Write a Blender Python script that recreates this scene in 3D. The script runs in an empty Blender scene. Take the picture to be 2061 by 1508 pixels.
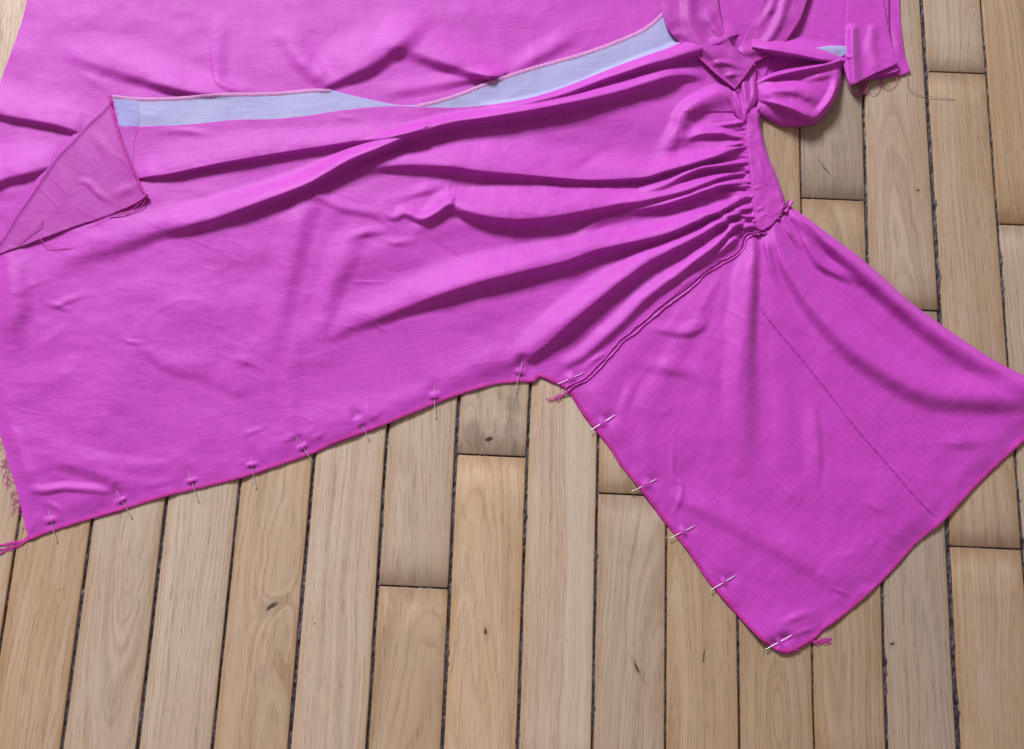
import bpy, math, random
import numpy as np
from mathutils import Vector, Euler

random.seed(4)
scene = bpy.context.scene
COL = scene.collection

# ------------------------------------------------------------------ camera, light, exposure
FPX = 2150.0                      # focal length in photo pixels
CX, CY = 968.0, 756.5             # optical centre of the photograph
TILT = math.radians(14.0)
HC = 1.27                         # camera height above the floor (m)
S = 0.0006                        # metres per traced unit of height

cam_d = bpy.data.cameras.new('camera')
cam = bpy.data.objects.new('camera', cam_d)
COL.objects.link(cam)
cam.location = (0, 0, HC)
cam.rotation_euler = (TILT, 0, 0)
cam_d.sensor_fit = 'HORIZONTAL'
cam_d.sensor_width = 36.0
cam_d.lens = FPX / 2061.0 * 36.0
cam_d.shift_x = (1030.5 - CX) / 2061.0
cam_d.shift_y = -(754.0 - CY) / 2061.0
cam_d.clip_start = 0.01
cam_d.clip_end = 50
scene.camera = cam

world = bpy.data.worlds.new('World')
scene.world = world
world.use_nodes = True
bg = world.node_tree.nodes['Background']
bg.inputs['Color'].default_value = (1.0, 0.80, 0.74, 1)
bg.inputs['Strength'].default_value = 0.315

def area_lamp(name, loc, target, size, power, color):
    d = bpy.data.lights.new(name, 'AREA')
    d.shape = 'RECTANGLE'
    d.size, d.size_y = size
    d.energy = power
    d.color = color
    o = bpy.data.objects.new(name, d)
    COL.objects.link(o)
    o.location = loc
    o.rotation_euler = (Vector(target) - Vector(loc)).to_track_quat('-Z', 'Y').to_euler()
    return o
area_lamp('window_light', (-2.3, 5.6, 4.0), (0.0, 0.25, 0.0), (1.6, 1.6), 760.0, (0.93, 0.95, 1.0))

scene.view_settings.view_transform = 'Standard'
scene.view_settings.look = 'None'
scene.view_settings.exposure = 0.0
scene.view_settings.gamma = 1.0
scene.render.engine = 'CYCLES'
scene.cycles.max_bounces = 6
scene.cycles.diffuse_bounces = 4
scene.cycles.glossy_bounces = 2
scene.cycles.caustics_reflective = False
scene.cycles.caustics_refractive = False

# ------------------------------------------------------------------ tracing helpers
ct, st = math.cos(TILT), math.sin(TILT)
def W(px, py, h=0.0):
    """point of the room seen at photo position (px,py) at height h (traced units) above the floor"""
    px = np.asarray(px, float); py = np.asarray(py, float); z = np.asarray(h, float) * S
    x = (px - CX) / FPX; y = -(py - CY) / FPX
    dy = y * ct + st
    dz = y * st - ct
    t = (z - HC) / dz
    return np.stack([x * t, dy * t, np.broadcast_to(z, (x * t).shape)], -1)

def cr(pts, n=5):
    """Catmull-Rom through the points"""
    p = np.array(pts, float)
    if len(p) < 3: 
        t = np.linspace(0, 1, n + 1)[:, None]
        return p[0] * (1 - t) + p[1] * t
    q = np.vstack([2 * p[0] - p[1], p, 2 * p[-1] - p[-2]])
    out = []
    for i in range(1, len(q) - 2):
        for k in range(n):
            t = k / n
            a, b, c, d = q[i - 1], q[i], q[i + 1], q[i + 2]
            out.append(0.5 * (2 * b + (c - a) * t + (2 * a - 5 * b + 4 * c - d) * t * t + (3 * b - a - 3 * c + d) * t ** 3))
    out.append(p[-1])
    return np.array(out)

def sstep(a, b, x):
    t = np.clip((x - a) / (b - a), 0, 1)
    return t * t * (3 - 2 * t)

_lat = {}
def vnoise(x, y, seed=0):
    if seed not in _lat: _lat[seed] = np.random.RandomState(seed).rand(256, 256)
    L = _lat[seed]
    xi = np.floor(x).astype(int); yi = np.floor(y).astype(int)
    fx = x - xi; fy = y - yi
    fx = fx * fx * fx * (fx * (fx * 6 - 15) + 10); fy = fy * fy * fy * (fy * (fy * 6 - 15) + 10)
    a = L[xi % 256, yi % 256]; b = L[(xi + 1) % 256, yi % 256]
    c = L[xi % 256, (yi + 1) % 256]; d = L[(xi + 1) % 256, (yi + 1) % 256]
    return (a + (b - a) * fx) * (1 - fy) + (c + (d - c) * fx) * fy - 0.5
def fbm(x, y, seed=0, o=3):
    r = 0; a = 1.0
    for k in range(o):
        r = r + a * vnoise(x * 2 ** k + 13.1 * k, y * 2 ** k + 7.7 * k, seed + k); a *= 0.5
    return r

def poly_dist(px, py, line):
    """distance, signed side (+ = right of travel) and arc position (0..1) to a polyline"""
    seg = np.diff(line, axis=0); L = np.hypot(seg[:, 0], seg[:, 1]); cum = np.concatenate([[0], np.cumsum(L)])
    best = np.full(px.shape, 1e9); side = np.zeros(px.shape); arc = np.zeros(px.shape)
    for i in range(len(seg)):
        if L[i] < 1e-6: continue
        ax, ay = line[i]; dx, dy = seg[i]
        t = np.clip(((px - ax) * dx + (py - ay) * dy) / (L[i] ** 2), 0, 1)
        ex = px - ax - t * dx; ey = py - ay - t * dy
        d = ex * ex + ey * ey
        m = d < best
        best = np.where(m, d, best)
        side = np.where(m, np.sign(dx * ey - dy * ex), side)
        arc = np.where(m, (cum[i] + t * L[i]) / cum[-1], arc)
    return np.sqrt(best), side, arc

class Fold:
    """a crease or ridge of cloth along a traced line: heights per point, widths left and right of travel"""
    def __init__(s, pts, h, wl, wr, lean=0.0, pw=1.0, soft=0.0):
        s.line = cr(pts, 5)
        n = len(pts)
        hh = np.array(h if hasattr(h, '__len__') else [0.0] + [h] * (n - 2) + [0.0], float)
        ww = lambda w: np.array(w if hasattr(w, '__len__') else [w] * len(hh), float)
        if np.abs(hh).max() >= 8: hh = hh * 1.32; wl = np.array(wl if hasattr(wl, '__len__') else [wl] * n, float) * 1.3
        s.h, s.wl, s.wr, s.lean, s.pw = hh, ww(wl), ww(wr), lean, pw
        seg = np.hypot(*np.diff(np.array(pts, float), axis=0).T)
        s.kp = np.concatenate([[0], np.cumsum(seg)]) / seg.sum()
        m = max(s.wl.max(), s.wr.max())
        s.box = (s.line[:, 0].min() - m, s.line[:, 0].max() + m, s.line[:, 1].min() - m, s.line[:, 1].max() + m)
    def add(s, px, py, H):
        m = (px > s.box[0]) & (px < s.box[1]) & (py > s.box[2]) & (py < s.box[3])
        if not m.any(): return
        idx = np.nonzero(m)[0]
        x = px[idx]; y = py[idx]
        d, side, arc = poly_dist(x, y, s.line)
        xs = np.linspace(0, 1, len(s.h)) if len(s.h) != len(s.kp) else s.kp
        h = np.interp(arc, xs, s.h)
        w = np.where(side > 0, np.interp(arc, xs, s.wr), np.interp(arc, xs, s.wl))
        t = np.clip(d / w, 0, 1) ** s.pw
        H[idx] += h * 0.5 * (1 + np.cos(np.pi * t))

def creases(px, py, seed, sc, ang=0.0):
    """sharp little crease lines, strongest in patches"""
    ca, sa = math.cos(ang), math.sin(ang)
    u = (px * ca + py * sa) / sc; v = (-px * sa + py * ca) / (sc * 0.62)
    wx = 0.6 * vnoise(u * 0.9 + 3, v * 0.9, seed + 3)
    n = np.abs(vnoise(u + wx, v - wx, seed)) * 2
    r = np.maximum(0, 1 - n * 3.2) ** 1.4
    gate = sstep(-0.05, 0.22, vnoise(u * 0.42 + 11, v * 0.42, seed + 7))
    return r * gate * 0.34

def soft_floor(x, k=3.0):
    return k * np.log1p(np.exp(np.clip(x / k, -40, 40)))

class Blob:
    def __init__(s, x, y, rx, ry, h, ang=0): s.a = (x, y, rx, ry, h, math.radians(ang))
    def add(s, px, py, H):
        x, y, rx, ry, h, an = s.a
        dx = px - x; dy = py - y
        u = (dx * math.cos(an) + dy * math.sin(an)) / rx; v = (-dx * math.sin(an) + dy * math.cos(an)) / ry
        H += h * np.exp(-(u * u + v * v))

# ------------------------------------------------------------------ materials
def newmat(name):
    m = bpy.data.materials.new(name); m.use_nodes = True
    nt = m.node_tree
    return m, nt, nt.nodes['Principled BSDF']
def N(nt, t, **kw):
    n = nt.nodes.new(t)
    for k, v in kw.items(): setattr(n, k, v)
    return n
def math_n(nt, op, a, b=None, clamp=False):
    n = N(nt, 'ShaderNodeMath', operation=op); n.use_clamp = clamp
    for i, v in enumerate((a, b)):
        if v is None: continue
        if isinstance(v, (int, float)): n.inputs[i].default_value = v
        else: nt.links.new(v, n.inputs[i])
    return n.outputs[0]
def mixc(nt, fac, a, b, mode='MIX'):
    n = N(nt, 'ShaderNodeMix', data_type='RGBA', blend_type=mode)
    for k, v in ((0, fac), (6, a), (7, b)):
        if isinstance(v, (int, float)): n.inputs[k].default_value = v
        elif isinstance(v, tuple): n.inputs[k].default_value = (*v, 1)
        else: nt.links.new(v, n.inputs[k])
    return n.outputs[2]
def maprange(nt, v, a, b, c=0.0, d=1.0):
    n = N(nt, 'ShaderNodeMapRange'); n.clamp = True
    nt.links.new(v, n.inputs[0])
    for i, x in enumerate((a, b, c, d)): n.inputs[i + 1].default_value = x
    return n.outputs[0]

def cloth_mat(name, col_a, col_b, sheen=0.18, sheen_tint=(0.92, 0.8, 1.0), weft=1.0, warp=0.5, rough=0.62):
    m, nt, b = newmat(name)
    uv = N(nt, 'ShaderNodeUVMap').outputs[0]
    def streak(sx, sy, detail=2.0, off=0.0):
        mp = N(nt, 'ShaderNodeMapping'); nt.links.new(uv, mp.inputs[0])
        mp.inputs['Scale'].default_value = (sx, sy, 1); mp.inputs['Location'].default_value = (off, off * 1.7, off)
        n = N(nt, 'ShaderNodeTexNoise'); nt.links.new(mp.outputs[0], n.inputs['Vector'])
        n.inputs['Scale'].default_value = 1.0; n.inputs['Detail'].default_value = detail
        return n.outputs['Fac']
    we = streak(0.9, 24, 3); wa = streak(24, 0.9, 3, 5.2)          # slubs in weft and warp
    we2 = streak(4, 60, 1, 2.0); wa2 = streak(60, 4, 1, 9.0)
    broad = streak(1.1, 1.3, 3, 3.3)
    s1 = math_n(nt, 'ADD', math_n(nt, 'MULTIPLY', math_n(nt, 'SUBTRACT', we, 0.5), weft), math_n(nt, 'MULTIPLY', math_n(nt, 'SUBTRACT', wa, 0.5), warp))
    s2 = math_n(nt, 'ADD', math_n(nt, 'MULTIPLY', math_n(nt, 'SUBTRACT', we2, 0.5), weft), math_n(nt, 'MULTIPLY', math_n(nt, 'SUBTRACT', wa2, 0.5), warp))
    tot = math_n(nt, 'ADD', s1, math_n(nt, 'MULTIPLY', s2, 0.8))
    fac = maprange(nt, math_n(nt, 'ADD', tot, math_n(nt, 'MULTIPLY', math_n(nt, 'SUBTRACT', broad, 0.5), 0.5)), -0.52, 0.52)
    c = mixc(nt, fac, col_a, col_b)
    nt.links.new(c, b.inputs['Base Color'])
    b.inputs['Roughness'].default_value = rough
    b.inputs['Specular IOR Level'].default_value = 0.55
    b.inputs['Sheen Weight'].default_value = sheen
    b.inputs['Sheen Roughness'].default_value = 0.7
    b.inputs['Sheen Tint'].default_value = (*sheen_tint, 1)
    bp = N(nt, 'ShaderNodeBump'); bp.inputs['Strength'].default_value = 0.26; bp.inputs['Distance'].default_value = 0.0006
    nt.links.new(tot, bp.inputs['Height']); nt.links.new(bp.outputs[0], b.inputs['Normal'])
    tr = N(nt, 'ShaderNodeBsdfTranslucent'); nt.links.new(c, tr.inputs[0])
    mx = N(nt, 'ShaderNodeMixShader'); mx.inputs[0].default_value = 0.12
    nt.links.new(b.outputs[0], mx.inputs[1]); nt.links.new(tr.outputs[0], mx.inputs[2])
    nt.links.new(mx.outputs[0], nt.nodes['Material Output'].inputs[0])
    return m
M_CLOTH = cloth_mat('magenta_cloth', (0.43, 0.006, 0.40), (0.60, 0.040, 0.57))
M_BODICE = cloth_mat('magenta_cloth_bodice', (0.43, 0.006, 0.39), (0.60, 0.038, 0.56), weft=0.8, warp=0.8)
M_WRONG = cloth_mat('magenta_cloth_wrong_side', (0.38, 0.012, 0.34), (0.51, 0.046, 0.47), weft=0.7, warp=0.7, sheen=0.06)
M_PALE = cloth_mat('pale_lilac_cloth', (0.33, 0.30, 0.62), (0.40, 0.43, 0.67), sheen=0.1, sheen_tint=(0.9, 0.9, 1))

def thread_mat(name, col, rough=0.6):
    m, nt, b = newmat(name)
    tc = N(nt, 'ShaderNodeTexCoord'); n = N(nt, 'ShaderNodeTexNoise'); n.inputs['Scale'].default_value = 900
    nt.links.new(tc.outputs['Object'], n.inputs['Vector'])
    c = mixc(nt, n.outputs['Fac'], tuple(x * 0.75 for x in col), tuple(min(1, x * 1.2) for x in col))
    nt.links.new(c, b.inputs['Base Color']); b.inputs['Roughness'].default_value = rough
    b.inputs['Sheen Weight'].default_value = 0.2
    return m
M_OVER = thread_mat('deep_pink_thread', (0.58, 0.018, 0.38))
M_EDGE = thread_mat('deep_pink_edge_cloth', (0.50, 0.012, 0.35))
M_BODICE_EDGE = thread_mat('magenta_seam_cloth', (0.52, 0.028, 0.50))
M_OVER_PALE = thread_mat('pale_pink_thread', (0.78, 0.50, 0.72))
M_EDGE_PALE = thread_mat('pink_edge_cloth', (0.45, 0.10, 0.42))

m, nt, b = newmat('steel'); M_STEEL = m
b.inputs['Base Color'].default_value = (0.60, 0.60, 0.64, 1); b.inputs['Metallic'].default_value = 0.75
b.inputs['Roughness'].default_value = 0.38
n_ = N(nt, 'ShaderNodeTexNoise'); n_.inputs['Scale'].default_value = 400
nt.links.new(maprange(nt, n_.outputs['Fac'], 0.3, 0.7, 0.25, 0.5), b.inputs['Roughness'])

def wood_mat():
    m, nt, b = newmat('old_oak')
    tc = N(nt, 'ShaderNodeTexCoord')
    def att(name):
        a = N(nt, 'ShaderNodeAttribute', attribute_type='OBJECT'); a.attribute_name = name
        return a.outputs['Fac']
    sep = N(nt, 'ShaderNodeSeparateXYZ'); nt.links.new(tc.outputs['Object'], sep.inputs[0])
    x, y = sep.outputs[0], sep.outputs[1]
    seed = att('grain_seed')
    def noise(sx, sy, scale=1.0, detail=2.0, off=0.0, rough=0.5):
        cmb = N(nt, 'ShaderNodeCombineXYZ')
        nt.links.new(math_n(nt, 'MULTIPLY', x, sx), cmb.inputs[0]); nt.links.new(math_n(nt, 'MULTIPLY', y, sy), cmb.inputs[1])
        nt.links.new(math_n(nt, 'ADD', seed, off), cmb.inputs[2])
        n = N(nt, 'ShaderNodeTexNoise'); n.inputs['Scale'].default_value = scale; n.inputs['Detail'].default_value = detail
        n.inputs['Roughness'].default_value = rough
        nt.links.new(cmb.outputs[0], n.inputs['Vector'])
        return n.outputs['Fac']
    # knot: grain flows round it
    kx = math_n(nt, 'SUBTRACT', x, att('knot_x')); ky = math_n(nt, 'SUBTRACT', y, att('knot_y'))
    wob = math_n(nt, 'MULTIPLY', math_n(nt, 'SUBTRACT', noise(90, 60, 1, 2, 40), 0.5), 0.006)
    ka = att('knot_angle'); kc = math_n(nt, 'COSINE', ka); ks = math_n(nt, 'SINE', ka)
    ku = math_n(nt, 'ADD', math_n(nt, 'MULTIPLY', ky, kc), math_n(nt, 'MULTIPLY', kx, ks))
    kv = math_n(nt, 'SUBTRACT', math_n(nt, 'MULTIPLY', kx, kc), math_n(nt, 'MULTIPLY', ky, ks))
    kd = math_n(nt, 'SQRT', math_n(nt, 'ADD', math_n(nt, 'POWER', math_n(nt, 'ADD', kv, wob), 2.0),
                math_n(nt, 'POWER', math_n(nt, 'DIVIDE', math_n(nt, 'ADD', ku, wob), att('knot_long')), 2.0)))
    kr = att('knot_r')
    kq = math_n(nt, 'DIVIDE', kd, math_n(nt, 'ADD', kr, 1e-5))
    kbulge = math_n(nt, 'MULTIPLY', math_n(nt, 'EXPONENT', math_n(nt, 'MULTIPLY', math_n(nt, 'POWER', math_n(nt, 'MULTIPLY', kq, 0.25), 2.0), -1.0)), math_n(nt, 'MULTIPLY', kr, 1.6))
    n1 = math_n(nt, 'MULTIPLY', math_n(nt, 'SUBTRACT', noise(14, 3.0, 1, 3), 0.5), 0.030)
    n2 = math_n(nt, 'MULTIPLY', math_n(nt, 'SUBTRACT', noise(9, 4.5, 1, 2, 7.3), 0.5), 0.024)
    X = math_n(nt, 'ADD', math_n(nt, 'SUBTRACT', x, att('pith_x')), n1)
    Z = math_n(nt, 'ADD', math_n(nt, 'ADD', att('pith_z'), math_n(nt, 'MULTIPLY', y, att('pith_slope'))), n2)
    r = math_n(nt, 'SQRT', math_n(nt, 'ADD', math_n(nt, 'MULTIPLY', X, X), math_n(nt, 'MULTIPLY', Z, Z)))
    r = math_n(nt, 'ADD', r, kbulge)
    def ring(freq, off, detail):
        n = N(nt, 'ShaderNodeTexNoise', noise_dimensions='2D'); n.inputs['Scale'].default_value = 1.0; n.inputs['Detail'].default_value = detail
        cmb = N(nt, 'ShaderNodeCombineXYZ'); nt.links.new(math_n(nt, 'MULTIPLY', r, freq), cmb.inputs[0])
        nt.links.new(math_n(nt, 'ADD', math_n(nt, 'MULTIPLY', y, 1.5), math_n(nt, 'ADD', seed, off)), cmb.inputs[1])
        nt.links.new(cmb.outputs[0], n.inputs['Vector'])
        return n.outputs['Fac']
    ra = ring(330, 1.0, 2.0); rb = ring(90, 3.0, 1.0)
    saw = math_n(nt, 'FRACT', math_n(nt, 'ADD', math_n(nt, 'MULTIPLY', r, 210), math_n(nt, 'MULTIPLY', rb, 3.0)))
    line = math_n(nt, 'MULTIPLY', maprange(nt, saw, 0.0, 0.35, 1, 0), maprange(nt, saw, 0.93, 1.0, 1, 0.0))
    pores = noise(1500, 45, 1, 2, 2.2)
    pores2 = noise(520, 14, 1, 2, 5.1)
    patch = noise(16, 5, 1, 3, 11.0)
    patch2 = noise(45, 9, 1, 3, 17.0)
    light = (0.485, 0.362, 0.258); mid = (0.43, 0.312, 0.215); dark = (0.27, 0.175, 0.105)
    c = mixc(nt, maprange(nt, ra, 0.36, 0.62), mid, light)
    c = mixc(nt, math_n(nt, 'MULTIPLY', maprange(nt, rb, 0.52, 0.72), 0.28), c, dark)
    c = mixc(nt, math_n(nt, 'MULTIPLY', math_n(nt, 'MULTIPLY', line, maprange(nt, noise(25, 6, 1, 2, 51), 0.35, 0.62)), 0.42), c, (0.23, 0.14, 0.075))
    c = mixc(nt, math_n(nt, 'MULTIPLY', maprange(nt, patch, 0.42, 0.70), 0.5), c, (0.39, 0.26, 0.155))
    c = mixc(nt, math_n(nt, 'MULTIPLY', maprange(nt, patch2, 0.48, 0.70), 0.5), c, (0.47, 0.37, 0.285))
    ring_gate = maprange(nt, ra, 0.35, 0.60, 1.0, 0.35)
    pore_m = math_n(nt, 'MULTIPLY', maprange(nt, pores, 0.54, 0.68), ring_gate)
    c = mixc(nt, math_n(nt, 'MULTIPLY', pore_m, 0.42), c, (0.13, 0.080, 0.048))
    c = mixc(nt, math_n(nt, 'MULTIPLY', maprange(nt, pores2, 0.60, 0.76), 0.42), c, (0.20, 0.125, 0.075))
    # pale sapwood beyond a growth ring
    sap = att('sapwood_r')
    sm = maprange(nt, math_n(nt, 'SUBTRACT', r, sap), -0.0008, 0.0008)
    c = mixc(nt, math_n(nt, 'MULTIPLY', sm, 0.55), c, (0.53, 0.43, 0.335))
    # worn varnish and dirt along the edges and ends
    sg = N(nt, 'ShaderNodeSeparateXYZ'); nt.links.new(tc.outputs['Generated'], sg.inputs[0])
    hw = att('half_width'); hl = att('half_length')
    ex = math_n(nt, 'SUBTRACT', hw, math_n(nt, 'ABSOLUTE', x)); ey = math_n(nt, 'SUBTRACT', hl, math_n(nt, 'ABSOLUTE', y))
    ed = math_n(nt, 'ADD', ex, math_n(nt, 'MULTIPLY', math_n(nt, 'SUBTRACT', noise(60, 20, 1, 3, 23), 0.5), 0.012))
    ee = math_n(nt, 'ADD', ey, math_n(nt, 'MULTIPLY', math_n(nt, 'SUBTRACT', noise(120, 40, 1, 3, 29), 0.5), 0.026))
    c = mixc(nt, math_n(nt, 'MULTIPLY', maprange(nt, ed, -0.002, 0.010, 1, 0), 0.55), c, (0.34, 0.185, 0.070))
    c = mixc(nt, math_n(nt, 'MULTIPLY', maprange(nt, ee, 0.0, 0.022, 1, 0), 0.62), c, (0.22, 0.125, 0.062))
    # end stain (dark weathered end) and knot
    st_ = math_n(nt, 'MULTIPLY', maprange(nt, noise(70, 26, 1, 4, 31, 0.6), 0.46, 0.66), att('stain'))
    c = mixc(nt, math_n(nt, 'MULTIPLY', st_, 0.75), c, (0.13, 0.085, 0.055))
    c = mixc(nt, math_n(nt, 'MULTIPLY', maprange(nt, kq, 0.8, 3.2, 1, 0), 0.35), c, (0.20, 0.125, 0.07))
    c = mixc(nt, math_n(nt, 'MULTIPLY', maprange(nt, kq, 0.55, 1.05, 1, 0), 0.92), c, (0.045, 0.032, 0.026))
    # specks
    sp = N(nt, 'ShaderNodeTexVoronoi'); sp.inputs['Scale'].default_value = 22
    mp = N(nt, 'ShaderNodeVectorMath', operation='ADD'); nt.links.new(tc.outputs['Object'], mp.inputs[0])
    cs = N(nt, 'ShaderNodeCombineXYZ'); nt.links.new(seed, cs.inputs[0]); nt.links.new(seed, cs.inputs[1])
    nt.links.new(cs.outputs[0], mp.inputs[1]); nt.links.new(mp.outputs[0], sp.inputs['Vector'])
    c = mixc(nt, math_n(nt, 'MULTIPLY', maprange(nt, sp.outputs['Distance'], 0.012, 0.035, 1, 0), 0.8), c, (0.08, 0.055, 0.05))
    # tone of the single board
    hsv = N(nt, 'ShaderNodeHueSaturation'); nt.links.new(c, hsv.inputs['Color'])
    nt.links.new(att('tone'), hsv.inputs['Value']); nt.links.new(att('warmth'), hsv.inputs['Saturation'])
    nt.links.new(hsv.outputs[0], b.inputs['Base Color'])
    nt.links.new(maprange(nt, math_n(nt, 'ADD', patch, math_n(nt, 'MULTIPLY', pore_m, 0.4)), 0.3, 0.9, 0.42, 0.70), b.inputs['Roughness'])
    b.inputs['Specular IOR Level'].default_value = 0.35
    hgt = math_n(nt, 'SUBTRACT', math_n(nt, 'MULTIPLY', ra, 0.35), math_n(nt, 'ADD', pore_m, math_n(nt, 'MULTIPLY', maprange(nt, kq, 0.5, 1.1, 1, 0), 3.0)))
    bp = N(nt, 'ShaderNodeBump'); bp.inputs['Strength'].default_value = 0.5; bp.inputs['Distance'].default_value = 0.0005
    nt.links.new(hgt, bp.inputs['Height']); nt.links.new(bp.outputs[0], b.inputs['Normal'])
    return m
M_WOOD = wood_mat()

m, nt, b = newmat('gap_dirt'); M_DIRT = m
tc = N(nt, 'ShaderNodeTexCoord')
n_ = N(nt, 'ShaderNodeTexNoise'); n_.inputs['Scale'].default_value = 190; n_.inputs['Detail'].default_value = 2
nt.links.new(tc.outputs['Object'], n_.inputs['Vector'])
n2_ = N(nt, 'ShaderNodeTexNoise'); n2_.inputs['Scale'].default_value = 60; n2_.inputs['Detail'].default_value = 2
nt.links.new(tc.outputs['Object'], n2_.inputs['Vector'])
c_ = mixc(nt, maprange(nt, math_n(nt, 'ADD', n_.outputs['Fac'], math_n(nt, 'MULTIPLY', n2_.outputs['Fac'], 0.6)), 0.66, 1.05), (0.008, 0.006, 0.010), (0.10, 0.08, 0.10))
nt.links.new(c_, b.inputs['Base Color'])
b.inputs['Roughness'].default_value = 0.55
m, nt, b = newmat('subfloor_dark'); M_SUB = m
n_ = N(nt, 'ShaderNodeTexNoise'); n_.inputs['Scale'].default_value = 200
nt.links.new(mixc(nt, n_.outputs['Fac'], (0.01, 0.008, 0.008), (0.035, 0.03, 0.028)), b.inputs['Base Color'])
b.inputs['Roughness'].default_value = 0.9

# ------------------------------------------------------------------ mesh helpers
def mesh_obj(name, V, F, mat, parent=None, uv=None, smooth=True):
    me = bpy.data.meshes.new(name)
    V = np.asarray(V, np.float32); F = [np.asarray(f, np.int32) for f in (F if isinstance(F, list) else [F])]
    F = [f for f in F if len(f)]
    me.vertices.add(len(V)); me.vertices.foreach_set('co', V.ravel())
    nl = sum(f.size for f in F); npoly = sum(len(f) for f in F)
    me.loops.add(nl); li = np.concatenate([f.ravel() for f in F]); me.loops.foreach_set('vertex_index', li)
    me.polygons.add(npoly)
    tot = np.concatenate([np.full(len(f), f.shape[1]) for f in F]); start = np.concatenate([[0], np.cumsum(tot)[:-1]])
    me.polygons.foreach_set('loop_start', start.astype(np.int32)); 
    me.polygons.foreach_set('use_smooth', np.full(npoly, smooth))
    if uv is not None:
        l = me.uv_layers.new(name='UVMap'); l.data.foreach_set('uv', np.asarray(uv, np.float32)[li].ravel())
    me.update(calc_edges=True); me.validate()
    me.materials.append(mat)
    o = bpy.data.objects.new(name, me); COL.objects.link(o)
    if parent: o.parent = parent
    return o

def tubes(paths, radii, ns=5):
    """several thin tubes: paths are lists of 3-D points"""
    V = []; F = []; base = 0
    for P, R in zip(paths, radii):
        P = np.asarray(P, float); n = len(P)
        R = np.broadcast_to(np.asarray(R, float), (n,))
        T = np.gradient(P, axis=0); T /= np.linalg.norm(T, axis=1)[:, None] + 1e-12
        up = np.where(np.abs(T[:, 2:3]) > 0.9, np.array([[1.0, 0, 0]]), np.array([[0, 0, 1.0]]))
        A = np.cross(T, up); A /= np.linalg.norm(A, axis=1)[:, None] + 1e-12
        B = np.cross(A, T)
        for k in range(ns):
            a = 2 * math.pi * k / ns
            V.append(P + (A * math.cos(a) + B * math.sin(a)) * R[:, None])
        i = np.arange(n - 1)
        for k in range(ns):
            k2 = (k + 1) % ns
            F.append(np.stack([base + k * n + i, base + k * n + i + 1, base + k2 * n + i + 1, base + k2 * n + i], -1))
        base += n * ns
    return np.concatenate(V), np.concatenate(F)

def panel(name, outline, hfun, mat, parent, step=2.4, ang=0.0, rim=2.0, smooth_outline=True, n=5):
    """one piece of cloth inside a traced outline, shaped by hfun(px,py) -> heights"""
    poly = np.vstack([cr(outline, n)]) if smooth_outline else np.array(outline, float)
    x0, y0 = poly.min(0) - step; x1, y1 = poly.max(0) + step
    nx = int((x1 - x0) / step) + 2; ny = int((y1 - y0) / step) + 2
    gx = x0 + np.arange(nx) * step; gy = y0 + np.arange(ny) * step
    ins = np.zeros((ny, nx), bool)
    a = poly; b = np.roll(poly, -1, 0)
    for j, yy in enumerate(gy):
        c = ((a[:, 1] <= yy) & (b[:, 1] > yy)) | ((b[:, 1] <= yy) & (a[:, 1] > yy))
        if not c.any(): continue
        xs = np.sort(a[c, 0] + (yy - a[c, 1]) / (b[c, 1] - a[c, 1]) * (b[c, 0] - a[c, 0]))
        ins[j] = (np.searchsorted(xs, gx) % 2) == 1
    dil = ins.copy()
    for dj in (-1, 0, 1):
        for di in (-1, 0, 1):
            dil |= np.roll(np.roll(ins, dj, 0), di, 1)
    ring = dil & ~ins
    PX, PY = np.meshgrid(gx, gy)
    rj, ri = np.nonzero(ring)
    rx = PX[rj, ri].copy(); ry = PY[rj, ri].copy()
    best = np.full(rx.shape, 1e18); bx = rx.copy(); by = ry.copy()
    for k in range(len(poly)):
        ax, ay = a[k]; dx, dy = b[k] - a[k]; L2 = dx * dx + dy * dy
        if L2 < 1e-9: continue
        t = np.clip(((rx - ax) * dx + (ry - ay) * dy) / L2, 0, 1)
        qx = ax + t * dx; qy = ay + t * dy; d = (qx - rx) ** 2 + (qy - ry) ** 2
        m = d < best; best[m] = d[m]; bx[m] = qx[m]; by[m] = qy[m]
    PX[rj, ri] = bx; PY[rj, ri] = by
    idm = np.full((ny, nx), -1); sel = dil; cnt = sel.sum(); idm[sel] = np.arange(cnt)
    q = sel[:-1, :-1] & sel[1:, :-1] & sel[:-1, 1:] & sel[1:, 1:]
    anyin = ins[:-1, :-1] | ins[1:, :-1] | ins[:-1, 1:] | ins[1:, 1:]
    q &= anyin
    jj, ii = np.nonzero(q)
    F = np.stack([idm[jj, ii], idm[jj + 1, ii], idm[jj + 1, ii + 1], idm[jj, ii + 1]], -1)
    px = PX[sel]; py = PY[sel]
    h = hfun(px, py)
    V = W(px, py, h)
    ca, sa = math.cos(math.radians(ang)), math.sin(math.radians(ang))
    UV = np.stack([(px * ca + py * sa) / 100, (-px * sa + py * ca) / 100], -1)
    # turn the edge down so that the cloth has a thickness
    if rim > 0:
        E = np.concatenate([F[:, [0, 1]], F[:, [1, 2]], F[:, [2, 3]], F[:, [3, 0]]])
        key = np.sort(E, 1); key = key[:, 0].astype(np.int64) * cnt + key[:, 1]
        u, inv, c = np.unique(key, return_inverse=True, return_counts=True)
        be = E[c[inv] == 1]
        bv = np.unique(be); mp = np.full(cnt, -1); mp[bv] = cnt + np.arange(len(bv))
        V2 = V[bv].copy(); V2[:, 2] = np.maximum(V2[:, 2] - rim * S, 0.0003)
        V = np.vstack([V, V2]); UV = np.vstack([UV, UV[bv] + 0.02])
        F = np.vstack([F, np.stack([be[:, 1], be[:, 0], mp[be[:, 0]], mp[be[:, 1]]], -1)])
    return mesh_obj(name, V, F, mat, parent, UV)

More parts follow.
